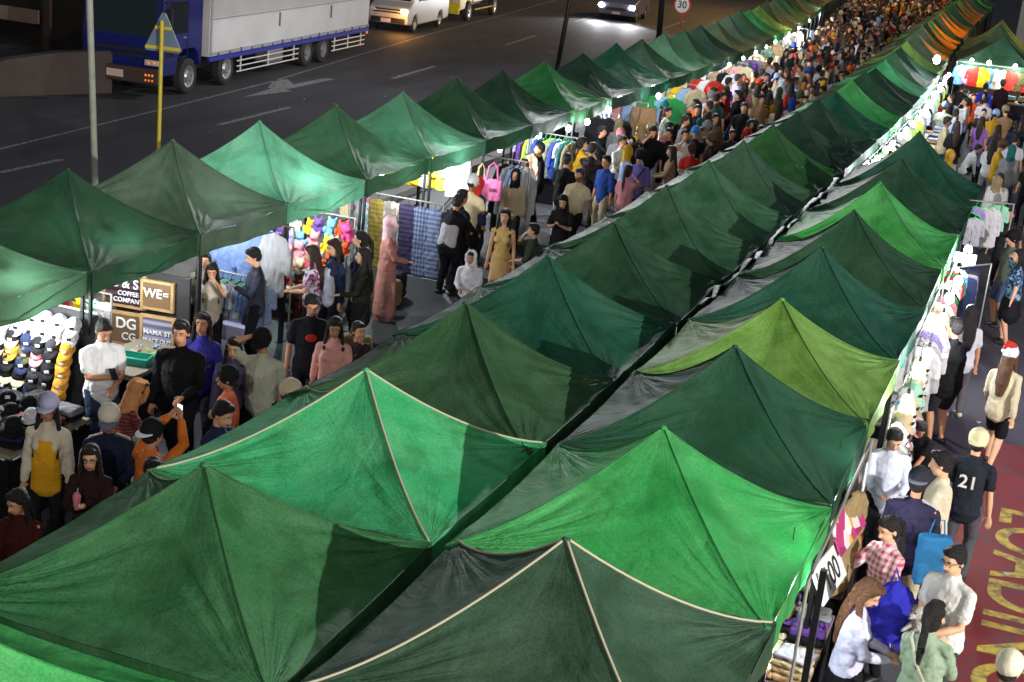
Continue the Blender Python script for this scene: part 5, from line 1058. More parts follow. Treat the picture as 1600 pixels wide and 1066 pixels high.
# --- cap display of the nearest street-side stall (faces along the rows, leaning board)
bd_ = empty('display_board', (-10.75, 13.30, 0), 0, 'leaning wire board carrying the rows of caps', 'display board')
b = MB(); b.box((0, .05, .85), (2.0, .02, 1.35), rx=R(-18)); b.build('panel', mat('black_board', (.02, .02, .022), .7), bd_)
b = MB(); b.tube([(-1, .30, 1.50), (1, .30, 1.50)], .012, 6); b.build('top_rail', mat('white_paint', (.7, .7, .68), .5), bd_)
for sx in (-1, 1): b = MB(); b.tube([(sx * .98, .32, 0), (sx * .98, .27, 1.5)], .014, 6); b.build('leg', GREYMETAL, bd_)
rows_c = [['white'] * 8, ['white'] * 8, ['black', 'red', 'grey', 'beige', 'navy', 'black', 'charcoal', 'ochre'], ['cream', 'silver', 'cream', 'ochre', 'olive', 'pink', 'black', 'ochre'], ['black', 'charcoal', 'black', 'black', 'navy', 'charcoal', 'black', 'ochre'],
          ['white', 'cream', 'navy', 'cream', 'cream', 'black', 'black', 'ochre'], ['beige', 'black', 'navy', 'charcoal', 'black', 'navy', 'charcoal', 'ochre'], ['black', 'cream', 'charcoal', 'black', 'black', 'grey', 'black', 'ochre'], ['charcoal', 'black', 'grey', 'beige', 'black', 'black', 'navy', 'ochre'], ['navy', 'black', 'black', 'charcoal', 'black', 'black', 'black', 'blue']]
for j, rw in enumerate(rows_c):
    z = 1.44 - j * .128; yy = 13.20 - j * .042 + (0 if j > 1 else .03)
    for i, c in enumerate(rw):
        o = bpy.data.objects.new('cap', CAP); col.objects.link(o); c0 = c if c not in ('cream', 'beige', 'silver') else 'black'
        for s_, mm in enumerate((cloth(hexc(CHEX[c0])), cloth(hexc(CHEX[c])), cloth(hexc(CHEX['black' if c in ('white', 'cream', 'silver') else 'white'])))): o.material_slots[s_].link = 'OBJECT'; o.material_slots[s_].material = mm
        o.location = (-11.12 + i * .182 + r4.uniform(-.012, .012), yy, z); o.rotation_euler = (R(28 + r4.uniform(-5, 5)), R(r4.uniform(-5, 5)), R(20 + r4.uniform(-8, 8)))
        pl = '%s row from the top' % ORD[j]
        tag(o, '%s cap, %s on the leaning board, %s from the left' % (c if c0 == c else '%s-brimmed black' % c, pl.replace(' row from the top', ' row down'), ORD[i]), 'cap', 'caps on the leaning board')
# --- hung red and green pieces behind the caps
for k, (c, x) in enumerate([('red', -10.95), ('green', -10.75), ('red', -10.55), ('yellow', -10.35), ('mint', -10.15), ('white', -10.0)]):
    hang(SCARF, (x, 14.0, 1.50), R(r4.uniform(-15, 15)), c, '%s cloth hung behind the white caps%s' % (c, ', nearer the post' if k == 2 else ''), 'cloths behind the cap display', 'cloth', 'hung_cloth', sc=(.6, 1, .6))
rail(-11.1, -9.9, 14.0, 14.0, 1.62, 'thin rail with red and green cloths behind the caps')
# --- wooden signs
WOOD = mat('light_wood', hexc('#a8895c'), .7, var=.3, vs=12, bump=.2); PLK = pattern('stripes', ('#2a2024', '#4a3a3c'), 3.2); PLG = pattern('stripes', ('#5c5c70', '#8c8ca0'), 3.2); WTX = mat('sign_lettering', (.8, .8, .85), .5)
def sign(x, y, z, w, h, m, lines, label, rz=8):
    t = empty('wooden_sign', (x, y, z), R(rz), label, 'sign', 'framed wooden signs'); b = MB(); b.box((0, 0, 0), (w, .03, h)); b.build('plank_panel', m, t)
    for cx, cz, ww, hh in ((0, h / 2, w + .04, .035), (0, -h / 2, w + .04, .035), (-w / 2, 0, .035, h), (w / 2, 0, .035, h)): b = MB(); b.box((cx, -.006, cz), (ww, .05, hh)); b.build('frame', WOOD, t)
    for s_, sz, zz, xx in lines: text('lettering', s_, sz, WTX, (xx, -.022, zz), (R(90), 0, 0), t, .004)
sign(-10.83, 15.6, 1.14, .56, .42, PLK, [('G & S', .17, .09, 0), ('COFFEE', .085, -.04, .06), ('COMPANY', .085, -.13, .06)], 'dark plank sign with a cup emblem over white coffee lettering, upper left of the four')
sign(-10.33, 15.6, 1.16, .42, .36, mat('brown_plank', hexc('#6a5238'), .7, var=.3), [('WE', .17, .02, -.06), ('=', .14, .02, .12)], 'brown wood-framed sign reading WE, upper right of the four')
sign(-10.72, 15.5, .66, .50, .42, mat('brown_plank', hexc('#6a5238'), .7, var=.3), [('DG', .2, .07, 0), ('CG', .14, -.10, .04)], 'brown plank sign with large looping white initials, lower left of the four')
sign(-10.25, 15.5, .68, .44, .46, PLG, [('MAMA ST', .09, .02, 0), ('PEACE OUT', .075, -.09, 0)], 'grey striped plank sign with two lines of white lettering, lower right of the four')
b = MB(); b.box((-10.5, 15.68, .72), (1.2, .04, 1.44)); o = b.build('sign_stand', mat('black_board', (.02, .02, .022), .7)); tag(o, 'dark backing board behind the four wooden signs', 'display board')
# --- dark counter, teal basket, small goods
table(-10.05, 14.75, .8, 1.25, .62, '#101114', 'black-skirted counter with the teal basket')
bk = empty('basket', (-9.93, 14.55, .62), R(12), 'teal plastic basket of trinkets on the black counter', 'basket'); TEALP = mat('teal_plastic', hexc('#2ca090'), .4)
b = MB(); b.box((0, 0, .01), (.36, .26, .02)); b.build('bottom', TEALP, bk)
for cx, cy, w, d in ((0, -.13, .38, .015), (0, .13, .38, .015), (-.19, 0, .015, .26), (.19, 0, .015, .26)): b = MB(); b.box((cx, cy, .05), (w, d, .09)); b.build('side', TEALP, bk)
for k in range(26):
    c = r4.choice(['pink', 'lime', 'white', 'purple', 'tan', 'yellow', 'sky blue', 'grey'])
    b = MB(); b.tube([(-.05, 0, 0), (.05, 0, 0)], [.014, .01], 6) if k % 2 else b.ell((0, 0, 0), (.03, .02, .015), 8, 6)
    o = b.build('trinket', mat('trinket', hexc(CHEX[c]), .4), None, True); o.location = (r4.uniform(-10.35, -9.8), r4.uniform(14.7, 15.25), .635); o.rotation_euler = (0, 0, r4.uniform(0, 3)); tag(o, 'tiny %s %s on the black counter' % (c, 'keyring stick' if k % 2 else 'round trinket'), 'trinket', 'trinkets on the black counter')
# --- denim shirts
DEN = mat('washed_denim', hexc('#7088bc'), .85, var=.25, vs=7, bump=.5)
hang(SHIRT, (-10.62, 17.85, 1.66), R(10), 'white', 'large pale blue denim shirt hung left of the centre denim shirt', 'denim shirts on the back rail', 'shirt', 'denim_shirt', sc=(1.0, 1.2, 1.5), m=DEN)
hang(SHIRT, (-10.25, 17.80, 1.64), R(5), 'white', 'large washed denim shirt with pockets, hung in the middle', 'denim shirts on the back rail', 'shirt', 'denim_shirt', sc=(1.05, 1.2, 1.55), m=DEN)
hang(SHIRT, (-9.90, 17.80, 1.66), R(5), 'silver', 'long white shirt hung right of the denim shirts', 'denim shirts on the back rail', 'shirt', 'white_shirt', sc=(.8, 1, 1.5))
rail(-11.9, -9.65, 17.87, 17.87, 1.76, 'rail carrying the denim shirts')
for k in range(11):
    c = r4.choice(['denim blue', 'pale blue', 'silver', 'white', 'denim blue']); hang(SHIRT, (-10.45 + k * .07, 17.25, 1.02), R(70 + r4.uniform(-8, 8)), c, '%s shirt on the low rack before the denim shirts, %s along' % (c, ORD[k]), 'shirts on the low rack', 'shirt', 'hung_shirt', green=k % 2 == 0, sc=(.8, 1, .9))
rail(-10.5, -9.7, 17.25, 17.25, 1.12, 'low rack of pale blue shirts')
b = MB(); b.bbox((0, 0, 0), (.42, .3, .22), .01); o = b.build('box', mat('lilac_white_box', hexc('#b8b8e0'), .5)); o.location = (-9.95, 16.95, .42); tag(o, 'pale lilac box below the low rack of shirts', 'box')
# --- plush wall
PP = ['white', 'pink', 'yellow', 'lilac', 'sky blue', 'hot pink', 'cream', 'mint', 'orange', 'white', 'purple', 'red', 'silver']
pi = 0
table(-10.6, 19.55, 1.3, 1.1, .45, '#3a2a20', 'low table under the heap of soft toys')
for j in range(6):
    for i in range(9):
        x = -11.2 + i * .185 + r4.uniform(-.03, .03); z = 1.18 - j * .2 + r4.uniform(-.03, .03)
        y = 20.15 - j * .16
        if x > -9.75: continue
        c = r4.choice(PP) if j < 4 else r4.choice(['silver', 'grey', 'brown', 'white', 'brown', 'red'])
        o = inst('soft_toy', PLUSH, (x, y, max(z, .46) - .1), (R(r4.uniform(-15, 15)), R(r4.uniform(-20, 20)), R(r4.uniform(-10, 60))), mat('plush', hexc(CHEX[c]), .9, var=.15, vs=20, bump=.6, bs=80), None, r4.uniform(.75, 1.05))
        tag(o, '%s soft toy in the %s layer of the heap, %s from the left' % (c, ORD[j], ORD[i]), 'soft toy', 'soft toys heaped in the bright stall')
for k in range(26):
    c = r4.choice(['brown', 'brown', 'grey', 'red', 'silver', 'brown', 'tan', 'mint'])
    o = inst('soft_toy', PLUSH, (-9.98 + r4.uniform(-.3, .22), 19.25 + r4.uniform(-.35, .4), .10 + (k // 9) * .22), (R(r4.uniform(-30, 30)), R(r4.uniform(-30, 30)), R(r4.uniform(0, 90))), mat('plush', hexc(CHEX[c]), .9, var=.15, vs=20, bump=.6, bs=80), None, r4.uniform(.8, 1.1)); tag(o, '%s soft toy piled at the post in front of the toy stall' % c, 'soft toy', 'soft toys piled by the post')
rail(-11.3, -9.9, 20.3, 20.3, 1.42, 'white top rail over the wall of soft toys')
for k in range(9):
    c = r4.choice(['hot pink', 'charcoal', 'cream', 'white', 'maroon', 'grey']); hang(SCARF, (-12.0 + k * .2, 20.9, 1.72), 0, c, '%s striped scarf hung behind the toys, %s from the left' % (c, ORD[k]), 'scarves behind the toys', 'scarf', 'scarf', sc=(.5, 1, .5))
rail(-12.05, -10.3, 20.9, 20.9, 1.83, 'rail of scarves behind the toys')
# --- large cloths on frames
sc_ = [(-10.92, ('#6a8088', '#8c4a5c', '#7c9aa8', '#98a8a0'), 'floral'), (-10.62, ('#6a5c28', '#7a6c34'), 'stripes'), (-10.36, ('#8c887c', '#a49c8c', '#74706a'), 'floral'), (-10.05, ('#28243c', '#3a3450'), 'stripes'), (-9.78, ('#3c4664', '#76809c'), 'plaid'), (-9.55, ('#5a6684', '#7c88a4'), 'stripes')]
nmz = ['teal cloth with red and blue flowers', 'narrow olive cloth', 'beige mottled cloth', 'very dark purple cloth', 'blue plaid cloth', 'slate blue striped cloth']
for (x, cs, kd), nn in zip(sc_, nmz): hang(SCARF, (x, 22.6, 1.22), 0, 'white', nn + ' hung on the front frame', 'cloths on the front frame', 'cloth', 'hung_cloth', sc=(.95, 1.2, 1.25), m=pattern(kd, cs, 9 if kd == 'floral' else 5))
rail(-11.15, -9.4, 22.62, 22.62, 1.33, 'low frame carrying six large cloths')
for k, c in enumerate(['yellow', 'orange', 'yellow', 'yellow', 'mustard', 'yellow', 'white', 'mustard', 'lime', 'white']):
    hang(SHIRT, (-11.7 + k * .17, 24.9, 1.74 + .02 * (k % 2)), R(r4.uniform(10, 40)), c, '%s shirt in the bright yellow rack, %s from the left' % (c, ORD[k]), 'shirts on the yellow rack', 'shirt', 'hung_shirt', sc=(.9, 1, 1.1))
rail(-11.9, -9.9, 24.9, 24.9, 1.85, 'rail of yellow shirts')
def tote(x, y, z, rz, w, h, c, label):
    t = empty('tote_bag', (x, y, z), R(rz), label, 'bag'); b = MB(); b.bbox((0, 0, -h / 2), (w, .07, h), .025); o = b.build('bag_body', cloth(hexc(c)), t, True); remesh(o, .014, 2, .02)
    for yy in (-.03, .03): b = MB(); b.tube([(-w * .28, yy, -.03), (-w * .2, yy, .22), (w * .02, yy, .30), (w * .2, yy, .22), (w * .28, yy, -.03)], .012, 6); b.build('handle', cloth(hexc(c)), t, True)
    return t
tote(-9.95, 24.6, 1.45, 8, .52, .42, '#d4d4d8', 'large white tote bag hung at the front of the bag stall')
tg_ = tote(-9.42, 24.85, 1.45, 12, .38, .42, '#c46a94', 'pink tote bag hung beside the white tote'); b = MB(); b.bbox((.02, -.045, -.2), (.12, .01, .06), .004); b.build('dark_print', mat('print', hexc('#6a2a4a'), .6), tg_)
tote(-9.68, 24.95, 1.38, 30, .25, .5, '#a89860', 'narrow khaki bag between the white and pink totes')
for k in range(9): inst_ = tag(inst('folded_shirt', FOLD, (-9.85 + (k % 3) * .22, 24.3 + r4.uniform(-.05, .05), .55 + (k // 3) * .15), (R(15), 0, R(r4.uniform(-20, 20))), cloth(hexc(CHEX[r4.choice(['grey', 'charcoal', 'silver', 'olive'])]))), 'grey folded pouch stacked under the totes', 'pouch', 'pouches under the totes')
for k, (x, c) in enumerate([(-9.62, 'charcoal'), (-9.50, 'silver'), (-9.38, 'pale blue'), (-9.28, 'pale blue'), (-9.2, 'silver')]): hang(COAT, (x, 26.0, 1.52), R(55), c, '%s long shirt at the aisle end of the front rail, %s of five' % (c, ORD[k]), 'long shirts at the aisle', 'shirt', 'hung_shirt', sc=(.9, .8, 1.45))
rail(-10.3, -9.1, 26.0, 26.0, 1.63, 'short rail of pale blue long shirts')
hang(COAT, (-9.66, 27.6, 1.50), R(-10), 'white', 'long patterned beige dress hanging at the post', 'dress at the post', 'dress', 'hung_dress', sc=(.55, .8, 1.35), m=pattern('floral', ('#b0a48c', '#c4bca8', '#94704c', '#b05a3a'), 14))
for k, c in enumerate(['red', 'blue', 'red', 'orange', 'purple']): hang(SCARF, (-9.64 + .035 * k, 26.6, .80), R(40), c, '%s cloth low on the rail end, %s of five' % (c, ORD[k]), 'cloths low at the rail end', 'cloth', 'hung_cloth', sc=(.4, 1, .7))
# --- green-hangered rail, then generic stalls further on
pal_a = ['lilac', 'purple', 'lime', 'silver', 'blue', 'navy', 'lime', 'grey', 'blue', 'white', 'teal', 'khaki']
for k, c in enumerate(pal_a): hang(COAT if k % 3 else SHIRT, (-10.5 + k * .1, 29.3, 1.55), R(60 + r4.uniform(-8, 8)), c, '%s garment on a bright green hanger, %s from the left' % (c, ORD[k]), 'garments on green hangers', 'garment', 'hung_shirt', green=True, sc=(.85, 1, .9))
rail(-10.7, -9.3, 29.3, 29.3, 1.66, 'rail of green hangers')
fold_pile(-10.4, 30.4, 1.15, 4, 2, 'behind the green hangers', 3, ['navy', 'sky blue', 'denim blue', 'white', 'black', 'green'])
table(-10.4, 30.4, 1.3, .8, 1.13, '#22242c', 'high table of blue piles behind the green hangers')
jn = 0
PAL = [['black', 'charcoal', 'navy', 'tan', 'white'], ['tan', 'pale blue', 'beige', 'white', 'pink'], ['white', 'lilac', 'silver', 'green', 'pale blue'], ['white', 'cream', 'pale blue', 'black', 'yellow'], ['white', 'red', 'silver', 'cream', 'mint']]
for si in range(14):
    yb = 32.0 + si * 2.46; dx = drift1(yb); pal = PAL[si % 5]; nn = ORD[si]
    rail(-11.6 + dx, -9.5 + dx, yb + .9, yb + .9, 1.74, 'clothes rail of the %s stall beyond the green hangers' % nn)
    for k in range(9 if si < 8 else 7):
        c = r4.choice(pal); me = JEANS if (si == 1 and k > 4) else r4.choice([SHIRT, COAT, SHIRT]); hang(me, (-11.4 + dx + k * .24, yb + .9, 1.63), R(r4.uniform(5, 35)), c, '%s garment on the rail of the %s stall beyond the green hangers' % (c, nn), 'garments of the %s stall beyond the green hangers' % nn, 'garment', 'hung_garment', green=(si % 4 == 2), sc=(1, 1, 1.1))
    table(-10.0 + dx, yb - .1, .9, 1.7, .85, '#30323a', 'goods table of the %s stall beyond the green hangers' % nn)
    if si % 2: hats(-10.3 + dx, yb - .8, .87, 4, 7, 'on the table of the %s stall beyond the green hangers' % nn, ['black', 'white', 'yellow', 'navy', 'cream', 'tan'], (.22, .22))
    else: fold_pile(-10.0 + dx, yb - .1, .87, 2, 4, 'on the %s stall beyond the green hangers' % nn, 2, None, (.36, .38))
# --- bulbs of the street-side row
BL = [(-10.3, 12.6, 1.93, 85), (-10.4, 14.6, 1.95, 45), (-10.7, 17.2, 1.95, 26), (-10.5, 19.3, 1.95, 55), (-10.3, 22.0, 1.9, 36), (-10.2, 24.2, 1.85, 70), (-10.14, 27.0, 1.72, 60), (-9.85, 28.4, 1.86, 30), (-9.75, 30.0, 1.82, 50), (-9.66, 31.0, 1.86, 0), (-9.8, 33.0, 1.9, 55), (-10.3, 35.5, 1.9, 60), (-9.5, 36.2, 1.95, 0), (-10.2, 38.2, 1.9, 60), (-10.3, 40.8, 1.85, 60), (-10.2, 43.4, 1.85, 70), (-10.4, 46, 1.9, 70), (-10.0, 48.5, 1.9, 0), (-10.4, 51, 1.9, 80), (-10.2, 53.5, 1.9, 0), (-10.3, 56, 1.9, 80), (-10.8, 60, 1.9, 90), (-10.9, 64, 1.9, 90), (-11.2, 69, 1.9, 90), (-11.4, 75, 1.9, 90)]
for k, (x, y, z, pw) in enumerate(BL): bulb((x if y < 44 else -9.75 + drift1(y)), y, z - (.03 if 20 < y else 0), 'bare white bulb of the street-side row, %s from the near end' % ordn(k) if k < 20 else 'bare white bulb far down the street-side row, %s beyond the twentieth' % ORD[k - 20], pw * .8, r=1.0 if y < 26 else 1.35 if y < 44 else 1.0)

# ------------------------------------------------------------------ right-hand edge stalls
for k, (y0, c) in enumerate([(10.9, 'brown'), (13.3, 'black'), (15.8, 'silver'), (18.4, 'cream'), (21.0, 'white'), (23.6, 'navy')]):
    table(-1.32, y0 + .3, .62, 2.0, .78, '#16171b', 'stall table on the right edge, %s from the near end' % ORD[k])
    if k != 2: fold_pile(-1.30, y0 + .3, .80, 2, 5, 'on the %s right-edge table' % ORD[k], 2 if k else 4, [['cream', 'grey', 'black', 'tan', 'white', 'purple', 'charcoal'], ['black', 'white', 'red', 'grey', 'navy'], [], ['white', 'pink', 'lilac', 'cream', 'sky blue'], ['white', 'pink', 'sky blue', 'mint', 'orange'], ['navy', 'black', 'silver', 'denim blue']][k], (.3, .36))
jk = hang(COAT, (-1.05, 12.45, 1.86), R(75), 'khaki', 'brown wool coat hanging at the edge of the bright green tent', 'coats at the right edge', 'coat', 'hung_coat', sc=(1.05, 1.3, 1.05), m=cloth(hexc('#8c7856')))
hang(COAT, (-1.15, 12.6, 1.78), R(80), 'khaki', 'dark taupe coat hanging behind the price sign', 'coats at the right edge', 'coat', 'hung_coat', sc=(.95, 1.2, 1.0), m=cloth(hexc('#4c4438')))
rail(-1.08, -1.08, 10.2, 13.6, 1.97, 'rail of coats beside the price sign')
ps = empty('price_sign', (-1.06, 11.5, 1.48), 0, 'white price board reading 100 in black, hung at the stall edge', 'sign')
ps.rotation_euler = (R(62), 0, R(84)); b = MB(); b.box((0, 0, 0), (.72, .30, .014)); b.build('board', mat('white_board', (.72, .72, .72), .5), ps)
text('price', '100', .27, mat('black_paint', (.02, .02, .02), .5), (.04, -.02, .009), (0, 0, 0), ps, .001); text('currency', 'P', .10, mat('black_paint', (.02, .02, .02), .5), (-.29, .07, .009), (0, 0, 0), ps, .001)
po = empty('poster', (-1.04, 12.2, 1.66), 0, 'pink and yellow printed poster above the price board', 'poster'); po.rotation_euler = (R(62), 0, R(84)); b = MB(); b.box((0, 0, 0), (.85, .30, .012)); b.build('sheet', pattern('floral', ('#c8bcc4', '#a83a6c', '#c0a040', '#d8ccd0', '#8c2c5c'), 6), po)
b = MB(); b.box((0, 0, 1.02), (.05, .05, 2.04)); o = b.build('stall_post', DARKMETAL); o.location = (-.99, 10.3, 0); tag(o, 'square black post in front of the woman in the lilac blouse', 'post')
# hats on the stand
hr = empty('hat_stand', (-1.08, 16.3, 0), 0, 'wire stand for the pale hats at the right edge', 'stand'); b = MB(); b.tube([(0, -1.0, 0), (0, -1.0, 1.75)], .015, 6); b.tube([(0, 1.3, 0), (0, 1.3, 1.75)], .015, 6); b.build('upright', GREYMETAL, hr)
b = MB()
for z in (.8, 1.1, 1.4, 1.7): b.tube([(0, -1.0, z), (0, 1.3, z)], .008, 6)
b.build('wire_shelf', GREYMETAL, hr)
k = 0
for z in (.82, 1.12, 1.42, 1.66):
    for y in np.arange(15.35, 17.6, .26):
        c = r4.choice(['white', 'cream', 'pink', 'white', 'beige', 'mint', 'white']); o = bpy.data.objects.new('hat', CAP); col.objects.link(o)
        for s_, mm in enumerate((cloth(hexc(CHEX[c])), cloth(hexc(CHEX[c])), cloth(hexc(CHEX['black'])))): o.material_slots[s_].link = 'OBJECT'; o.material_slots[s_].material = mm
        o.location = (-1.0 + r4.uniform(-.03, .05), y, z); o.rotation_euler = (R(35), R(10), R(70 + r4.uniform(-15, 15))); o.scale = (1.15, 1.15, 1.15); tag(o, '%s hat on the wire stand, %s shelf up' % (c, ORD[int((z - .8) / .28)]), 'hat', 'hats on the wire stand'); k += 1
def rack_x(x, ys, z, pal, where, grp, rz=80, green=False, me_=(SHIRT, COAT), sc=(1, 1, 1)):
    for k, y in enumerate(ys):
        c = r4.choice(pal); hang(r4.choice(me_), (x + r4.uniform(-.04, .04), y, z), R(rz + r4.uniform(-15, 15)), c, '%s garment %s, %s along' % (c, where, ordn(k)), grp, 'garment', 'hung_garment', green, sc)
rack_x(-1.12, np.arange(18.1, 20.6, .22), 1.72, ['white', 'lilac', 'silver', 'white', 'cream'], 'on the bright rail behind the large man', 'garments behind the large man', 20)
rail(-1.12, -1.12, 18.0, 20.8, 1.84, 'bright rail behind the large man')
rack_x(-1.08, np.arange(21.0, 23.2, .22), 1.70, ['red', 'pink', 'white', 'green', 'orange', 'black', 'sky blue'], 'on the colourful rail past the large man', 'garments on the colourful rail', 30, me_=(SHIRT,), sc=(.8, 1, .8))
rail(-1.08, -1.08, 20.9, 23.3, 1.82, 'colourful rail past the large man')
for k in range(22):
    c = r4.choice(['pink', 'white', 'hot pink', 'yellow', 'orange', 'cream', 'red']); o = inst('soft_toy', PLUSH, (-1.1 + r4.uniform(-.12, .2), 20.2 + r4.uniform(-.5, .8), .95 + r4.uniform(0, .35)), (0, 0, R(r4.uniform(0, 120))), mat('plush', hexc(CHEX[c]), .9, var=.15, vs=20, bump=.6, bs=80), None, .9); tag(o, '%s soft toy in the pile behind the large man' % c, 'soft toy', 'soft toys behind the large man')
for k, (y, c) in enumerate([(23.6, 'navy'), (23.85, 'grey'), (24.1, 'charcoal'), (24.35, 'navy')]): hang(JEANS, (-.92, y, 1.45), R(10), c, '%s trousers hanging by the stallholder, %s of four' % (c, ORD[k]), 'trousers by the stallholder', 'trousers', 'hung_trousers')
rail(-1.2, -.6, 23.5, 24.4, 1.56, 'rail of dark trousers')
for k, (x, y, c, me) in enumerate([(-1.12, 27.3, 'lilac', SHIRT), (-.98, 27.4, 'white', COAT), (-.84, 27.5, 'white', COAT), (-.74, 27.9, 'mint', SHIRT), (-1.15, 26.6, 'black', SHIRT), (-1.05, 26.2, 'silver', SHIRT)]): hang(me, (x, y, 1.92), R(12), c, '%s garment on a green hanger at the far right corner tent, %s of six' % (c, ORD[k]), 'garments on green hangers at the corner tent', 'garment', 'hung_garment', green=True, sc=(.62, .9, .8))
rail(-1.25, -.5, 27.3, 27.6, 2.02, 'rail of pale dresses at the corner tent')
b = MB(); b.bbox((0, 0, 0), (.34, .04, .16), .01); o = b.build('screen', glow((.55, .75, 1), 2.2)); o.location = (-1.0, 24.0, 1.66); o.rotation_euler = (R(-30), 0, 0); tag(o, 'glowing pale blue panel held at the stall edge', 'screen')
for k, (x, y, z, pw) in enumerate([(-.94, 15.4, 1.93, 26), (-.96, 16.7, 1.93, 30), (-.92, 17.3, 1.95, 0), (-.93, 19.2, 1.92, 34), (-.95, 20.4, 1.92, 0), (-.93, 21.6, 1.9, 34), (-.94, 23.0, 1.92, 26), (-.96, 23.6, 1.96, 0), (-1.3, 13.0, 1.93, 30), (-1.3, 10.7, 1.93, 26)]): bulb(x, y, z, 'bare white bulb at the right-hand tent edge, %s of ten' % ORD[k], pw, r=1.5)

# ------------------------------------------------------------------ bright stalls behind, against the middle row
for si in range(9):
    yb = 30.4 + si * 2.5; dx = drift(yb); nn = ORD[si]
    table(-3.25 + dx, yb, .7, 2.2, .85, '#24262c', 'goods table of the %s bright stall against the middle row' % nn)
    fold_pile(-3.25 + dx, yb, .87, 2, 4, 'on the %s bright stall against the middle row' % nn, 2, ['white', 'silver', 'cream', 'white', 'pale blue', 'black', 'navy', 'red'], (.33, .5))
    rail(-3.62 + dx, -3.62 + dx, yb - 1.1, yb + 1.1, 1.78, 'rail of the %s bright stall against the middle row' % nn)
    rack_x(-3.60 + dx, np.arange(yb - 1.0, yb + 1.05, .3), 1.66, ['white', 'silver', 'white', 'lime', 'pale blue', 'black', 'mint'], 'on the rail of the %s bright stall' % nn, 'garments of the %s bright stall against the middle row' % nn, 40, si % 3 == 1, (SHIRT,))
    for q in (-.7, .45): bulb(-3.35 + dx, yb + q, 2.02, 'bare white bulb, %s of the %s bright stall against the middle row' % ('nearer' if q < 0 else 'farther', nn), 20 if q < 0 else 0, r=1.3)
bulb(-3.95, 48.0, 2.75, 'biggest glaring bulb at the end of the bright stalls', 120, 14, 2.4)
# cross stall with coloured clothes
cl = ['sky blue', 'lilac', 'red', 'yellow', 'sky blue', 'white', 'cream', 'red', 'olive', 'red', 'cream', 'black', 'green', 'hot pink', 'red', 'white', 'yellow', 'pale blue', 'pink', 'navy']
for k, c in enumerate(cl): hang(SHIRT, (-3.72 + k * .24, 56.1 + .1 * k * .2, 1.86), R(r4.uniform(-10, 30)), c, '%s garment in the far wall of coloured clothes, %s from the left' % (c, ordn(k)), 'far wall of coloured clothes', 'garment', 'hung_garment', sc=(1, 1, 1.15))
rail(-3.9, 1.2, 56.1, 56.5, 1.97, 'long rail of coloured clothes')
table(-1.4, 55.2, 4.6, .9, .9, '#2a2430', 'wide table of piled clothes under the coloured wall'); fold_pile(-1.4, 55.2, .92, 11, 2, 'on the wide table under the coloured wall', 3, None, (.4, .38))
for k, x in enumerate((-3.4, -2.8, -1.9, -.9, .1)): bulb(x, 55.9, 2.15, 'bare white bulb over the coloured wall, %s from the left' % ORD[k], 60 if k % 2 == 0 else 0, r=1.6)
# crumpled plastic between the rows
b = MB(); rr = random.Random(3); pts_ = [(-3.60 + rr.uniform(-.03, .03), y, 2.02 + rr.uniform(-.05, .05)) for y in np.arange(17.0, 27.4, .3)]; b.tube(pts_, [(rr.uniform(.02, .06), .012) for _ in pts_], 10, (1, 0, .3))
o = b.build('plastic_sheet', mat('silver_plastic', hexc('#4c5a64'), .6, var=.5, vs=14, bump=.9, bs=30), None, True); tag(o, 'crumpled silvery plastic sheet tucked between the middle and right-hand rows', 'plastic sheet')
b = MB(); b.box((0, 0, 1.7), (1.9, .25, 3.4)); o = b.build('grey_board', mat('grey_board', (.30, .30, .29), .7)); o.location = (-1.95, 78, 0); tag(o, 'plain grey board standing at the top right corner', 'board')
lamp('street_light', (9, 66, 9), 4200, (1, .5, .1), .3, 46, (-5, 66, 2))
lamp('purple_stall_light', (2.2, 22.5, 2.6), 60, (.62, .15, 1), .15)

def cable(pts, label):
    b = MB(); P_ = []
    for (a_, c_) in zip(pts[:-1], pts[1:]):
        for q in range(6): t_ = q / 6; P_.append((a_[0] + (c_[0] - a_[0]) * t_, a_[1] + (c_[1] - a_[1]) * t_, a_[2] + (c_[2] - a_[2]) * t_ - .03 * 4 * t_ * (1 - t_)))
    P_.append(pts[-1]); b.tube(P_, .008, 5); o = b.build('power_cable', BLACKP, None, True); tag(o, label, 'cable')
cable([(-9.88, y, 1.76) for y in np.arange(11, 42, 1.23)], 'black power cable strung along the aisle side of the street-side row')
cable([(-1.22, y, 1.78) for y in np.arange(9.5, 28.5, 1.22)], 'black power cable strung along the right edge of the right-hand row')
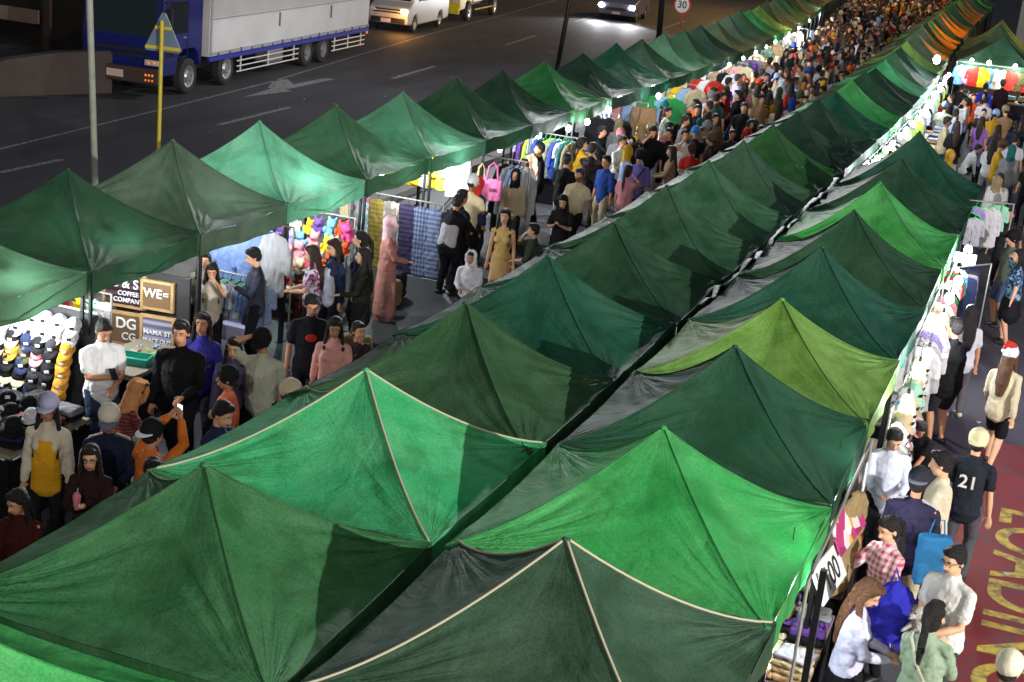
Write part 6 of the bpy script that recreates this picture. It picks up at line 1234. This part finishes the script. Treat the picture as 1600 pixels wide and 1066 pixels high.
# litter on the road and aisles
for k in range(40):
    x, y = (r4.uniform(-21, -14), r4.uniform(26, 60)) if k < 18 else ((r4.uniform(-9.3, -6.4), r4.uniform(12, 32)) if k < 30 else (r4.uniform(-.4, 1.2), r4.uniform(11, 26)))
    b = MB(); n_ = 6; vs = [(.05 * r4.uniform(.4, 1) * math.cos(q * 1.05), .05 * r4.uniform(.4, 1) * math.sin(q * 1.05), r4.uniform(.002, .02)) for q in range(n_)]; b.add(vs + [(v[0], v[1], v[2] + .004) for v in vs], [tuple(range(n_)), tuple(range(2 * n_ - 1, n_ - 1, -1))] + [(q, n_ + q, n_ + (q + 1) % n_, (q + 1) % n_) for q in range(n_)])
    o = b.build('litter', mat('paper_scrap', (.45, .43, .4), .8)); o.location = (x, y, .012); o.rotation_euler = (0, 0, r4.uniform(0, 6)); tag(o, 'small pale paper scrap on the ' + ('open road' if k < 18 else 'left aisle ground' if k < 30 else 'right aisle ground'), 'litter', 'paper scraps ' + ('on the road' if k < 18 else 'in the left aisle' if k < 30 else 'in the right aisle'))

table(-9.55, 11.75, 1.1, 1.3, .78, '#101114', 'dark goods table at the left edge before the cap display')
fold_pile(-9.5, 11.75, .80, 3, 4, 'on the left-edge table', 3, ['black', 'charcoal', 'navy', 'maroon', 'white', 'black', 'grey'], (.33, .3))
hats(-9.9, 11.3, 1.02, 4, 3, 'on top of the dark piles at the left edge', ['white', 'black', 'black', 'charcoal'], (.26, .28))
# square posts and cloth bags standing between the left stalls
for k, (x, y, c, nn) in enumerate([(-9.6, 21.2, 'charcoal', 'a dark bag standing by the post of the cloth frame'), (-9.35, 23.3, 'navy', 'navy sack on the ground past the plaid cloth'), (-9.3, 25.5, 'black', 'black sack on the ground under the pink tote'), (-9.45, 20.7, 'tan', 'tan carton beside the soft toys')]):
    b = MB(); b.bbox((0, 0, .22), (.42, .34, .44), .08); o = b.build('sack', cloth(hexc(CHEX[c])), None, True); remesh(o, .02, 3, .06); o.location = (x, y, 0); tag(o, nn.replace('a dark', 'dark'), 'sack')
